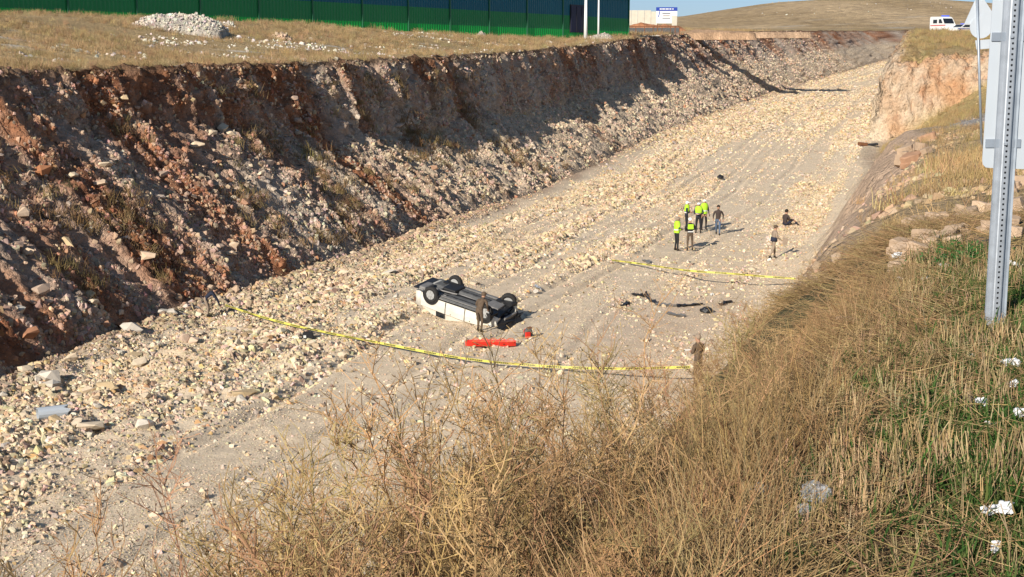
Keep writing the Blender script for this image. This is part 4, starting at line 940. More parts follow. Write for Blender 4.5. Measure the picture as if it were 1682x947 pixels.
        lg = min((p - q).length for q in (pel - up * .05, kn[0], kn[1], (hips[0] + kn[0]) / 2, (hips[1] + kn[1]) / 2, (kn[0] + an[0]) / 2, (kn[1] + an[1]) / 2))
        return 0 if tr_ < lg else 1
    root = empty('person', (x, y, gz(x, y) - .01 if z is None else z), face, label, 'person', group); root.scale = (k, k, k)
    skin_mesh('body', [tuple(v) for v in vs], es, R_, pick, [M[top], M[legs], M['skin'], M[boots]], root)
    hd = MB(); bmesh.ops.create_uvsphere(hd.bm, u_segments=12, v_segments=8, radius=.108)
    for v in hd.bm.verts:
        if v.co.z < -.01: v.co.z *= (.9 if v.co.y < 0 else .05)
        v.co.y *= 1.08
        v.co = v.co + hc_ + V((0, -.015, .03))
    if cap:
        hd.box(hc_ + V((0, .125, .055)), (.14, .11, .014), (-.15, 0, 0))
        hd.build('cap', M[cap], root, smooth=False)
    else: hd.build('hair', M['hair'], root, smooth=True)
    if vest:
        mb = MB(); n = 14; rings = []
        for t_, a_, b_ in (((.13, .20, .15), (.22, .215, .155), (.36, .225, .155), (.47, .17, .125), (.52, .09, .10)) if high else ((-.10, .195, .150), (.05, .185, .142), (.22, .215, .155), (.36, .225, .155), (.47, .17, .125), (.52, .09, .10))):
            c = pel + up * (t_ + .12); rings.append([mb.bm.verts.new(c + V((math.cos(2 * math.pi * j / n) * a_, 0, 0)) + (V((0, math.cos(lean * 1.45), -math.sin(lean * 1.45)))) * math.sin(2 * math.pi * j / n) * b_) for j in range(n)])
        for A, B in zip(rings, rings[1:]):
            for j in range(n): mb.bm.faces.new((A[j], A[(j + 1) % n], B[(j + 1) % n], B[j]))
        ve = mb.build('vest', M[vest], root, smooth=True)
        mb = MB(); rr = []
        for t_ in (.04, .10):
            c = pel + up * (t_ + .12); rr.append([mb.bm.verts.new(c + V((math.cos(2 * math.pi * j / n) * .199, 0, 0)) + V((0, 1, 0)) * math.sin(2 * math.pi * j / n) * .156) for j in range(n)])
        for j in range(n): mb.bm.faces.new((rr[0][j], rr[0][(j + 1) % n], rr[1][(j + 1) % n], rr[1][j]))
        mb.build('reflective_band', M['reflect'], ve)
        if sleeve:
            for s_ in (0, 1): MB().tube([sh[s_] + V((0, 0, .03)), (sh[s_] + el[s_]) / 2, el[s_], (el[s_] + wr[s_]) / 2], [.085, .072, .064, .052], 10).build('sleeve', M[vest], root, smooth=True)
    if belt:
        MB().tube([pel - up * .02, pel + up * .10, pel + up * .20], [.175, .170, .172], 14).build('belt', M[belt], root, smooth=True)
    if patch:
        MB().box(chest + V((0, -.125, .02)), (.30, .03, .26), (lean, 0, 0), bev=.01).build('yellow_panel', M['hivis'], root); MB().box(pel + up * .10 + V((0, -.125, 0)), (.30, .02, .05)).build('reflective_band', M['reflect'], root)
    if carry == 'sheet':
        MB().box(((wr[1].x + .16), wr[1].y + .12, wr[1].z - .04), (.30, .02, .36), (.1, .2, .5)).build('clipboard', M['camol'], root)
    return root
def pp(px, py): p = on(px, py); return p.x, p.y
FC = lambda deg: math.radians(deg)          # 0 = looks away from the camera
x, y = pp(1111, 411); person(x, y, FC(-70), 'person in a long sleeved yellow jacket and black trousers, leftmost of the group', 'armsin', 'navyc', 'blackc', cap='camol', vest='hivis', seed=1, sleeve=True, H=1.86, group='officers standing on the cutting floor')
x, y = pp(1133, 411); person(x, y, FC(5), 'person in camouflage trousers and a dark vest with yellow panel, seen from behind', 'armsin', 'blackc', 'camo', cap='white', patch=True, seed=2, H=1.84, group='officers standing on the cutting floor')
x, y = pp(1127, 379); person(x, y, FC(-100), 'person in a yellow and black vest half hidden behind the nearest two', 'armsin', 'navyc', 'blackc', cap='white', vest='hivis', high=True, seed=3, H=1.84, group='officers standing on the cutting floor')
x, y = pp(1147, 383); person(x, y, FC(165), 'person in a yellow vest and white cap facing the camera with hands together', 'armsin', 'navyc', 'blackc', cap='white', vest='hivis', high=True, seed=4, H=1.84, group='officers standing on the cutting floor')
x, y = pp(1156, 377); person(x, y, FC(195), 'person in a yellow vest standing farthest back in the group of officers', 'stand', 'navyc', 'blackc', cap='white', vest='hivis', seed=5, H=1.88, group='officers standing on the cutting floor')
x, y = pp(1179, 387); person(x, y, FC(170), 'person in a dark brown jacket and jeans walking beside the officers', 'walk', 'darkbr', 'denim', seed=6, H=1.84)
x, y = pp(1289, 371); person(x, y, FC(-60), 'person in dark clothes sitting alone on the ground', 'sit', 'darkbr', 'navyc', seed=7, H=1.95)
x, y = pp(1270, 424); person(x, y, FC(-75), 'person in pale camouflage and black belt holding a clipboard', 'carry', 'camol', 'camol', cap='camo', seed=8, H=1.78, carry='sheet', belt='navyc')
x, y = pp(788, 545); person(x, y, FC(-30), 'person in brown camouflage stooping beside the overturned white car', 'stoop', 'camo', 'camo', cap='camo', seed=9, H=1.68)
x, y = pp(342, 524); xb, yb = x, y; person(x, y, FC(-80), 'person in a navy top and pale trousers bending at the foot of the bank', 'bend', 'navyc', 'camol', seed=10, H=1.45)
x, y = PZ(1146, 648, 0)[:2]; xs_, ys_ = x, y; person(x, y, FC(40), 'person in brown camouflage half hidden behind the tall dry weeds', 'armsin', 'camo', 'camo', cap='camol', seed=11, H=1.72)

# ---------------------------------------------------------------- barrier tape
def tape(pts, label, w_=.085):
    pts = [Vector(p) for p in pts]; out = []
    for i in range(len(pts) - 1):
        for k in range(14):
            t = k / 14; p0, p1, p2, p3 = pts[max(i - 1, 0)], pts[i], pts[i + 1], pts[min(i + 2, len(pts) - 1)]
            q_ = .5 * ((2 * p1) + (p2 - p0) * t + (2 * p0 - 5 * p1 + 4 * p2 - p3) * t * t + (3 * p1 - p0 - 3 * p2 + p3) * t ** 3)
            q_.z = max(q_.z, gz(q_.x, q_.y) + .07); out.append(q_)
    out.append(pts[-1]); me = bpy.data.meshes.new('barrier_tape'); vs = []; uv = []; u = 0; tw = 0
    for i, q_ in enumerate(out):
        if i: u += (q_ - out[i - 1]).length
        d = (out[min(i + 1, len(out) - 1)] - out[max(i - 1, 0)]).normalized(); sd_ = d.cross(Vector((0, 0, 1))).normalized(); a = .6 + .35 * math.sin(i * .23) + .2 * math.sin(i * .71)
        n_ = Vector((0, 0, 1)) * math.cos(a - .6) + sd_ * math.sin(a - .6); vs += [q_ - n_ * w_ / 2, q_ + n_ * w_ / 2]; uv.append(u)
    me.from_pydata([tuple(v) for v in vs], [], [(2 * i, 2 * i + 2, 2 * i + 3, 2 * i + 1) for i in range(len(out) - 1)])
    ul = me.uv_layers.new(name='UVMap')
    for i, f in enumerate(me.polygons):
        for li, (a, b) in zip(f.loop_indices, ((uv[i], 0), (uv[i + 1], 0), (uv[i + 1], 1), (uv[i], 1))): ul.data[li].uv = (a, b)
    me.materials.append(M['tape']); return put(bpy.data.objects.new('barrier_tape', me), label, 'tape', 'yellow barrier tapes')
def flo(px, py, h): return PZ(px, py, h)
tape([(xb + .75, yb - .1, gz(xb, yb) + .50), flo(430, 520, .42), flo(500, 538, .35), flo(640, 566, .25), flo(760, 588, .22), flo(880, 600, .22), flo(1000, 605, .4), (xs_ - .25, ys_ + .1, gz(xs_, ys_) + .62)], 'yellow and black barrier tape sagging from the bank past the overturned car')
tape([flo(1005, 427, .1), flo(1030, 430, .15), flo(1060, 434, .25), flo(1130, 444, .6), flo(1200, 449, .7), flo(1260, 454, .75), flo(1330, 459, .8)], 'yellow barrier tape stretched below the people towards the right bank', .085)
# ---------------------------------------------------------------- overturned car
def car_side(px): pass
cp = on(772, 515)
fwdv = Vector((2.07, -1.25, -.48)).normalized(); lat = Vector((.77, 1.23, .20)); lat = (lat - fwdv * lat.dot(fwdv)).normalized(); belly = fwdv.cross(lat).normalized()
if belly.z < 0: belly = -belly
car = empty('overturned_car', (0, 0, 0), 0, 'wrecked white car lying upside down on the cutting floor', 'car')
# local: +x nose, +y far side, +z belly (the car's underside looks up)
Rm = Matrix((fwdv, lat, belly)).transposed().to_4x4()
car.matrix_world = Matrix.Translation(PZ(770, 507, .42)) @ Rm @ Matrix.Scale(1.06, 4)
def section(x):
    """outline of the body at station x, local y half width, z from belly (0.5) down to the sill/belt line"""
    return x
def loft(rows, name, m, parent, smooth=True, close=True):
    mb = MB(); R_ = [[mb.bm.verts.new(p) for p in r] for r in rows]; n = len(rows[0])
    for A, B in zip(R_, R_[1:]):
        for k in range(n if close else n - 1): mb.bm.faces.new((A[k], A[(k + 1) % n], B[(k + 1) % n], B[k]))
    if close: mb.bm.faces.new(R_[0][::-1]); mb.bm.faces.new(R_[-1])
    return mb.build(name, m, parent, smooth=smooth)
# lower body: sides of painted steel from sill (z=.48) to belt (z=-.12), rounded tail, crushed nose
st = [(-2.08, .55, .30, .02), (-2.02, .70, .40, -.12), (-1.80, .80, .46, -.16), (-1.3, .84, .47, -.16), (-.6, .845, .47, -.17), (0, .85, .47, -.18), (.6, .85, .47, -.18), (1.2, .84, .46, -.14), (1.62, .82, .42, -.02), (1.80, .74, .36, .04)]
for sy, nm in ((-1, 'side_panel'), (1, 'side_panel')):
    mb = MB(); rows = []
    for x, w2, zt, zb_ in st:
        zm = (zt + zb_) / 2
        w2 -= random.uniform(0, .035) * (x > -1.9)
        rows.append([mb.bm.verts.new(v) for v in ((x, sy * (w2 - .05), zt + .02), (x, sy * w2, zt - .04), (x, sy * (w2 + .03), zm + .06), (x, sy * (w2 + .035), zm - .05), (x, sy * (w2 + .01), zb_ + .05), (x, sy * (w2 - .06), zb_), (x, sy * (w2 - .16), zb_ + .02), (x, sy * (w2 - .16), zt))])
    for A, B in zip(rows, rows[1:]):
        xm = (A[0].co.x + B[0].co.x) / 2
        for k in range(8):
            mb.bm.faces.new((A[k], A[(k + 1) % 8], B[(k + 1) % 8], B[k]))
    mb.bm.faces.new(rows[0][::-1]); mb.bm.faces.new(rows[-1])
    sp_ = mb.build(nm, [M['dustwhite'], M['under']], car, smooth=False)
    for f in sp_.data.polygons:
        if f.center.z > .405 or f.normal.z > .75: f.material_index = 1
    for x in (-.52, .38): MB().box((x, sy * .889, .13), (.018, .012, .5)).build('door_gap', M['black'], sp_)
    for x in (-.35, .55): MB().box((x, sy * .905, -.04), (.17, .03, .035)).build('handle', M['dustwhite'], sp_)
    MB().box((0, sy * .885, .42), (2.0, .02, .05)).build('sill_trim', M['black'], sp_)
# wheel arches (dark housings proud of the side panel)
def arch(x, sy):
    mb = MB(); n = 16; pts = [(x + math.cos(k / (n - 1) * math.pi) * .37, sy * .5, .50 - math.sin(k / (n - 1) * math.pi) * .42) for k in range(n)]
    mb.prism(pts + [(x - .37, sy * .5, .53), (x + .37, sy * .5, .53)], (0, sy * .398, 0)); return mb.build('wheel_arch', M['black'], car)
for x in (-1.24, 1.27):
    for sy in (-1, 1): arch(x, sy)
# tail: bumper and boot wrapped across
rows = []
for x, w2, zt, zb_ in ((-2.20, .50, .30, -.05), (-2.15, .72, .42, -.15), (-2.0, .80, .47, -.18), (-1.84, .82, .48, -.18)):
    rows.append([(x + .10 * abs(t) ** 3, w2 * t, z_) for t, z_ in [(-1, zt - .05), (-.8, zt), (0, zt), (.8, zt), (1, zt - .05), (1, zb_ + .04), (.8, zb_), (0, zb_), (-.8, zb_), (-1, zb_ + .04)]])
bp_ = loft(rows, 'rear_bumper', M['dustwhite'], car, smooth=True)
MB().box((-2.06, 0, .47), (.34, 1.3, .05), bev=.02).build('bumper_underside', M['black'], bp_)
MB().box((-2.215, 0, .10), (.02, .5, .11)).build('number_plate', M['white'], bp_)
for sy in (-1, 1): MB().box((-2.05, sy * .70, .02), (.08, .14, .16), bev=.02).build('tail_light', M['rust'], car)
# underbody
mb = MB()
nx, ny = 34, 15; g_ = [[None] * ny for _ in range(nx)]
for i in range(nx):
    for j in range(ny):
        x_ = -2.0 + i * 3.7 / (nx - 1); y_ = -.80 + j * 1.6 / (ny - 1); z_ = .44
        if abs(y_) < .14: z_ -= .09
        if -.75 < x_ < .6 and .2 < abs(y_) < .68: z_ += .035 + (.018 if i % 4 < 2 else 0)
        if -1.95 < x_ < -1.55: z_ += .03
        if x_ > .95: z_ -= .05 + .05 * math.sin(i * 2.1 + j) * (1 if x_ > 1.2 else 0)
        g_[i][j] = mb.bm.verts.new((x_, y_, z_ + random.uniform(-.006, .006)))
for i in range(nx - 1):
    for j in range(ny - 1): mb.bm.faces.new((g_[i][j], g_[i][j + 1], g_[i + 1][j + 1], g_[i + 1][j]))
ub = mb.build('underbody', M['under'], car)
MB().box((-.95, .28, .50), (.62, .72, .16), bev=.05).build('fuel_tank', M['black'], ub)
MB().box((-1.82, -.35, .51), (.30, .62, .17), bev=.06).build('silencer', M['under2'], ub)
MB().tube([(1.1, .02, .44), (.4, .02, .44), (-.3, .05, .45), (-.7, -.18, .5), (-1.3, -.3, .52), (-1.7, -.35, .52)], .032, 8).build('exhaust_pipe', M['under2'], ub, smooth=True)
MB().tube([(-1.24, -.68, .46), (-1.24, -.35, .53), (-1.24, .35, .53), (-1.24, .68, .46)], .05, 8).build('rear_axle', M['under2'], ub, smooth=True)
for sy in (-1, 1):
    MB().tube([(-1.24, sy * .58, .49), (-.75, sy * .52, .47)], .04, 8).build('trailing_arm', M['under2'], ub)
    MB().tube([(1.27, sy * .68, .42), (1.12, sy * .3, .45)], .045, 8).build('control_arm', M['under2'], ub)
    MB().box((0, sy * .66, .492), (1.9, .09, .05)).build('floor_rail', M['under2'], ub)
for y_ in (-.45, -.1, .35): MB().box((.0, y_, .488), (1.5, .03, .03)).build('brake_line', M['black'], ub)
MB().box((1.15, .05, .43), (.55, .62, .22), (0, .1, .1), bev=.06).build('engine_block', M['under2'], car)
MB().box((1.5, -.1, .36), (.35, 1.2, .14), (0, .2, .15), bev=.03).build('subframe', M['black'], car)
# crushed nose: bent panels, radiator, hanging bumper
def crumple(name, c, d, m, seed, parent):
    r = random.Random(seed); mb = MB(); n1, n2 = 9, 6; vs = []
    for i in range(n1):
        for j in range(n2):
            u, v = i / (n1 - 1) - .5, j / (n2 - 1) - .5; vs.append((c[0] + u * d[0] + r.uniform(-.04, .04), c[1] + v * d[1] + r.uniform(-.04, .04), c[2] + d[2] * (u + .25 * math.sin(v * 9 + seed) * .6) + r.uniform(-.05, .05)))
    mb.poly(vs, [(i * n2 + j, (i + 1) * n2 + j, (i + 1) * n2 + j + 1, i * n2 + j + 1) for i in range(n1 - 1) for j in range(n2 - 1)])
    o = mb.build(name, m, parent); md = o.modifiers.new('thickness', 'SOLIDIFY'); md.thickness = .012; return o
M['bluegrey'] = flat('dark_blue_liner', (.02, .025, .06), .5)
crumple('bonnet', (1.65, -.1, -.02), (.7, 1.5, -.22), M['bluegrey'], 3, car)
crumple('wing', (1.72, .62, .10), (.6, .4, .2), M['black'], 5, car)
crumple('front_bumper', (1.98, -.15, .12), (.28, 1.5, -.3), M['black'], 6, car)
crumple('wing', (1.6, -.72, .02), (.6, .25, -.35), M['dustwhite'], 8, car)
MB().box((1.85, 0, .16), (.07, .8, .36), (0, .3, 0)).build('radiator', M['under2'], car)
MB().tube([(1.3, -.2, .3), (1.6, .1, .4), (1.9, .3, .2), (2.05, .2, .0)], .03, 6).build('hose', M['black'], car)
# crushed cabin below
rows = []
for x, w2, zb_ in ((-1.75, .70, -.2), (-1.35, .66, -.42), (-.5, .64, -.52), (.35, .66, -.50), (.95, .72, -.22)):
    rows.append([(x, -w2 - .04, -.12), (x, -w2 + .04, zb_), (x, w2 - .04, zb_ + .04), (x, w2 + .04, -.12)])
cab = loft(rows, 'crushed_roof', M['dustwhite'], car, smooth=False)
for sy in (-1, 1):
    for x, l_ in ((-.85, .4),): MB().box((x, sy * .695, -.29), (l_, .02, .26), (sy * -.12, 0, 0)).build('side_window', M['glass'], cab)
MB().box((.70, 0, -.36), (.5, 1.2, .02), (0, -.55, 0)).build('windscreen', M['glass'], cab)
def wheel(x, sy, tilt=0, rz=0):
    w_ = empty('wheel', (0, 0, 0)); w_.parent = car; w_.location = (x, sy * .82, .49); w_.rotation_euler = (tilt, 0, rz)
    mb = MB(); n = 28; prof = [(.19, -.10), (.27, -.105), (.30, -.085), (.315, -.04), (.315, .04), (.30, .085), (.27, .105), (.19, .10)]
    rg = [[mb.bm.verts.new((math.cos(2 * math.pi * k / n) * r_, o_, math.sin(2 * math.pi * k / n) * r_)) for r_, o_ in prof] for k in range(n)]
    for k in range(n):
        for j in range(8): mb.bm.faces.new((rg[k][j], rg[k][(j + 1) % 8], rg[(k + 1) % n][(j + 1) % 8], rg[(k + 1) % n][j]))
    mb.build('tyre', M['rubber'], w_, smooth=True)
    mb = MB(); mb.tube([(0, -.085, 0), (0, .085, 0)], .192, 24)
    for k in range(8): a = k * math.pi / 4; mb.box((math.cos(a) * .11, sy * .095, math.sin(a) * .11), (.15, .02, .035), (0, -a, 0))
    mb.tube([(0, sy * .06, 0), (0, sy * .11, 0)], .05, 12); mb.build('rim', M['rim'], w_)
for x in (-1.24, 1.27):
    for sy in (-1, 1): wheel(x, sy, rz=(.35 if x > 0 else 0), tilt=(.15 * sy if x > 0 else 0))

# ---------------------------------------------------------------- rescue gear and debris
p = lay(806, 570); str_ = empty('stretcher', (p.x, p.y, p.z + .03), -.02, 'bright red plastic stretcher lying on the ground below the car', 'stretcher')
mb = MB(); rows = []
for i in range(15):
    u = i / 14 * 2 - 1; w2 = .25 * (1 - abs(u) ** 5 * .55)
    rows.append([(u * .95, -w2, .20), (u * .95, -w2 * .7, .03), (u * .95, 0, 0), (u * .95, w2 * .7, .03), (u * .95, w2, .20), (u * .95, w2 * .92, .205), (u * .95, w2 * .6, .05), (u * .95, 0, .03), (u * .95, -w2 * .6, .05), (u * .95, -w2 * .92, .205)])
loft(rows, 'shell', M['red'], str_, smooth=False)
for k in range(5):
    for sy in (-1, 1): MB().tube([(-.7 + k * .33, sy * .235, .205), (-.62 + k * .33, sy * .26, .25), (-.52 + k * .33, sy * .26, .25), (-.45 + k * .33, sy * .235, .205)], .014, 6).build('handle', M['orange'], str_)
for k in range(3): MB().box((-.5 + k * .5, 0, .12), (.06, .5, .012)).build('strap', M['black'], str_)
p = lay(868, 556); bk = empty('backpack', (p.x, p.y, p.z), .5, 'red and dark grey backpack standing on the ground right of the stretcher', 'backpack')
MB().box((0, 0, .20), (.40, .26, .40), (.12, -.15, 0), taper=(.65, .7), bev=.08).build('bag', M['under'], bk)
MB().box((-.10, -.13, .15), (.22, .09, .24), bev=.03).build('pocket', M['red'], bk)
MB().box((.03, 0, .39), (.20, .16, .06), (.1, -.2, 0), bev=.025).build('lid', M['rust'], bk)
for s_ in (-1, 1): MB().tube([(s_ * .09, .11, .36), (s_ * .10, .20, .25), (s_ * .10, .13, .06)], .018, 6).build('strap', M['red'], bk)
p = lay(506, 558); bg_ = empty('bag', (p.x, p.y, p.z), .2, 'black holdall lying alone under the left end of the tape', 'bag')
MB().box((0, 0, .15), (.48, .30, .30), taper=(.8, .6), bev=.07).build('body', M['blackc'], bg_)
MB().tube([(-.12, 0, .28), (-.10, 0, .42), (.10, 0, .42), (.12, 0, .28)], .016, 6).build('handle', M['blackc'], bg_)
MB().box((-.13, -.16, .14), (.10, .02, .10)).build('label_patch', M['reflect'], bg_)
def wreck_strip(px0, py0, px1, py1, wd_, m, label, seed, cat='debris', hgt=.05):
    a, b = lay(px0, py0), lay(px1, py1); r = random.Random(seed); d = b - a; n = 9; sd_ = Vector((-d.y, d.x, 0)).normalized(); mb = MB(); A = None
    for i in range(n):
        t = i / (n - 1); c = a.lerp(b, t) + sd_ * r.uniform(-.08, .08); c.z = gz(c.x, c.y) + .05 + r.uniform(0, hgt); w2 = wd_ * r.uniform(.6, 1.2) / 2
        row = [mb.bm.verts.new(c - sd_ * w2 + Vector((0, 0, r.uniform(0, .05)))), mb.bm.verts.new(c + Vector((0, 0, r.uniform(.03, hgt)))), mb.bm.verts.new(c + sd_ * w2 + Vector((0, 0, r.uniform(0, .08)))), mb.bm.verts.new(c + Vector((0, 0, -.06)))]
        if A:
            for k in range(4): mb.bm.faces.new((A[k], A[(k + 1) % 4], row[(k + 1) % 4], row[k]))
        else: mb.bm.faces.new(row[::-1])
        A = row
    mb.bm.faces.new(A); return mb.build('debris', m, label=label, cat=cat, group='car wreckage strewn on the cutting floor')
wreck_strip(1041, 488, 1056, 487, .22, M['black'], 'short black plastic piece at the left of the bent trim strips', 1)
wreck_strip(1058, 484, 1077, 500, .16, M['black'], 'black trim piece sloping up at the end of the long strip', 2)
wreck_strip(1078, 500, 1112, 503, .2, M['under2'], 'dark grey strip in the middle of the line of wreckage', 3)
wreck_strip(1112, 503, 1152, 499, .18, M['black'], 'longest black strip of torn bumper in the wreckage', 4)
wreck_strip(1182, 502, 1199, 497, .22, M['black'], 'black strip lying farthest right in the line of wreckage', 5)
wreck_strip(1095, 517, 1124, 519, .22, M['under2'], 'dark grey flat piece below the line of wreckage', 6)
wreck_strip(1020, 503, 1034, 501, .22, M['black'], 'small black fragment with white edge left of the wreckage', 7)
wreck_strip(1166, 484, 1172, 484, .12, M['white'], 'small white fragment above the line of wreckage', 9)
wreck_strip(1060, 431, 1066, 432, .3, M['under2'], 'grey fragment beside the far tape', 13)
wreck_strip(878, 472, 890, 476, .4, M['white'], 'crumpled white sheet on the rubble behind the car', 14)
def lump(px, py, s, m, label, seed, cat='debris', group=None):
    p = lay(px, py); r = random.Random(seed); mb = MB(); bmesh.ops.create_icosphere(mb.bm, subdivisions=3, radius=s / 2)
    for v in mb.bm.verts:
        q_ = v.co * (3 / s); f_ = 1 + .45 * float(fbm(q_.x + seed, q_.y, q_.z, 3, seed)); v.co *= f_; v.co.z = max(v.co.z * .75, -s * .1)
    o = mb.build('debris' if cat == 'debris' else cat.replace(' ', '_'), m, label=label, cat=cat, group=group); o.location = (p.x, p.y, p.z + s * .2); return o
lump(1160, 514, .50, M['black'], 'black crumpled lump below the line of wreckage', 21, group='car wreckage strewn on the cutting floor')
lump(1183, 295, .55, M['black'], 'dark lump lying alone far out on the smooth floor', 22)
a = lay(1424, 240); ps = empty('scrap_metal', (a.x, a.y, a.z), .1, 'rusty and black scrap piece at the foot of the far cliff', 'scrap')
MB().box((-.45, 0, .18), (.9, .5, .35), (0, .1, .2), bev=.05).build('box', M['rust'], ps); MB().box((.6, .1, .12), (1.1, .4, .22), (0, -.1, -.1), bev=.05).build('beam', M['black'], ps)
a, b = lay(62, 689), lay(110, 679); pi_ = empty('pipe_section', (a.x, a.y, a.z + .17), 0, 'grey broken pipe lying on the rubble at the far left', 'pipe')
d = b - a; mb = MB(); n = 14
rg = []
for t, r_ in ((0, .19), (.0, .165), (1, .165), (1, .19)): rg.append([mb.bm.verts.new(d * t + Vector((0, 0, math.sin(2 * math.pi * k / n) * r_)) + d.normalized().cross(Vector((0, 0, 1))) * math.cos(2 * math.pi * k / n) * r_ + d.normalized() * (t * .12 * math.sin(k * 2.2))) for k in range(n)])
for A, B in zip(rg, rg[1:] + rg[:1]):
    for k in range(n): mb.bm.faces.new((A[k], A[(k + 1) % n], B[(k + 1) % n], B[k]))
mb.build('pipe', M['plate'], pi_, smooth=False)

# ---------------------------------------------------------------- vehicles on the far plateau
def vehicle(name, px, py, Y, face, L_, W_, prof, label, cat, m, wins, lamp=None, stripe=None):
    """side outline prof (x forward, z) pushed across the width; windows stand on the body as panes"""
    p = PY(px, py, Y); t = empty(name, (p.x, p.y, p.z), face, label, cat)
    mb = MB(); mb.prism([(x, -W_ / 2, z) for x, z in prof], (0, W_, 0)); bmesh.ops.bevel(mb.bm, geom=mb.bm.edges[:], offset=.06, segments=2, affect='EDGES'); mb.build('body', m, t)
    for nm, vs in wins:
        mb = MB(); c = sum((Vector(v) for v in vs), Vector()) / len(vs); n_ = (Vector(vs[1]) - Vector(vs[0])).cross(Vector(vs[2]) - Vector(vs[0])).normalized()
        if n_.dot(c - Vector((0, 0, 1.2))) < 0: n_ = -n_
        mb.prism([Vector(v) + n_ * .005 for v in vs], n_ * .02); mb.build(nm, M['glass'], t)
    for x in (-L_ * .31, L_ * .32):
        for sy in (-1, 1):
            wl_ = empty('wheel', (0, 0, 0)); wl_.parent = t; wl_.location = (x, sy * (W_ / 2 - .08), .33)
            MB().tube([(0, -.11, 0), (0, .11, 0)], .33, 20).build('tyre', M['rubber'], wl_); MB().tube([(0, -.125, 0), (0, .125, 0)], .19, 14).build('rim', M['rim'], wl_)
    if lamp: MB().box(lamp[0], lamp[1], bev=.04).build('light_bar', M['lightblue'], t)
    if stripe:
        for sy in (-1, 1): MB().box((0, sy * (W_ / 2 + .004), stripe), (L_ * .9, .012, .14)).build('stripe', M['blue'] if cat == 'car' else M['red'], t)
    for sy in (-1, 1): MB().box((L_ / 2 - .02, sy * W_ * .36, .75), (.06, .3, .2), bev=.02).build('headlight', M['reflect'], t)
    return t
W_ = 2.0; vp = [(-2.75, .35), (2.7, .35), (2.78, .8), (2.6, 1.15), (1.95, 1.35), (1.15, 2.35), (.7, 2.55), (-2.6, 2.6), (-2.78, 2.4)]
amb = vehicle('ambulance', 1549, 53, 236, math.radians(-78), 5.5, 2.0, vp, 'white ambulance van with a blue light parked on the far bank top', 'ambulance', M['white'],
    [('windscreen', [(1.22, -.86, 2.26), (1.22, .86, 2.26), (1.90, .90, 1.42), (1.90, -.90, 1.42)]), ('side_window', [(.3, -1.0, 2.15), (1.0, -1.0, 2.15), (1.5, -1.0, 1.5), (.3, -1.0, 1.5)]), ('rear_side_window', [(-1.6, -1.0, 2.1), (-.3, -1.0, 2.1), (-.3, -1.0, 1.5), (-1.6, -1.0, 1.5)])],
    lamp=((.5, 0, 2.68), (.35, 1.3, .2)), stripe=1.15)
cp_ = [(-2.1, .3), (2.1, .3), (2.18, .7), (1.2, .95), (.45, 1.4), (-1.0, 1.42), (-1.75, 1.0), (-2.15, .9)]
vehicle('police_car', 1580, 54.5, 226, math.radians(-150), 4.3, 1.8, cp_, 'white and blue car parked in front of the ambulance', 'car', M['white'],
    [('windscreen', [(.50, -.76, 1.36), (.50, .76, 1.36), (1.16, .80, .99), (1.16, -.80, .99)]), ('side_window', [(-.95, .9, 1.33), (.4, .9, 1.33), (.95, .9, .98), (-1.4, .9, .98)]), ('side_window', [(-.95, -.9, 1.33), (.4, -.9, 1.33), (.95, -.9, .98), (-1.4, -.9, .98)])],
    lamp=((-.2, 0, 1.50), (.25, 1.0, .12)), stripe=.72)

# ---------------------------------------------------------------- distant warning sign seen from behind
Yd = 48; b0 = PY(1622, 112, Yd); b0.z = gz(b0.x, b0.y); t0 = PY(1605, 0, Yd)
ds_ = empty('warning_sign', (b0.x, b0.y, b0.z), 0, 'thin post with a triangular and a round sign seen from behind', 'traffic sign')
dv = (t0 - b0); up_ = dv.normalized()
MB().tube([(0, 0, -.3), dv * 1.12], .045, 8).build('post', M['galvd'], ds_, smooth=True)
def lp(px, py, dy=0): q_ = PY(px, py, Yd); return Vector((q_.x - b0.x, .06 + dy, q_.z - b0.z))
MB().prism([lp(1585, 39), lp(1641, 39), lp(1638, 30), lp(1612, -10), lp(1607, -10)], (0, .03, 0)).build('triangular_plate', M['plate'], ds_)
c0, r0 = lp(1612, 44), .38
MB().prism([(c0.x + math.cos(k * .2618) * r0, .02, c0.z + math.sin(k * .2618) * r0) for k in range(24)], (0, .03, 0)).build('round_plate', M['plate'], ds_)
MB().prism([lp(1603, 66), lp(1628, 64), lp(1629, 79), lp(1605, 81)], (0, .03, 0)).build('small_plate', M['plate'], ds_)

# ---------------------------------------------------------------- the near sign post
base = on(1635, 548); base.z = gz(base.x, base.y) - .02; Yn = base.y
topn = PY(1672, -60, Yn); ax = (topn - base); Ln = ax.length + .6; ax.normalize()
sgn = empty('road_sign', base, 0, 'large road sign plate seen from behind on a perforated steel post', 'road sign')
scl_ = Yn / F
def nx_(c): return c
side = Vector((1, 0, 0)) - ax * ax.x; side.normalize(); back = side.cross(ax).normalized()
if back.y < 0: back = -back
wP = 36 * scl_; cell = .0254; nc = int(Ln / cell)
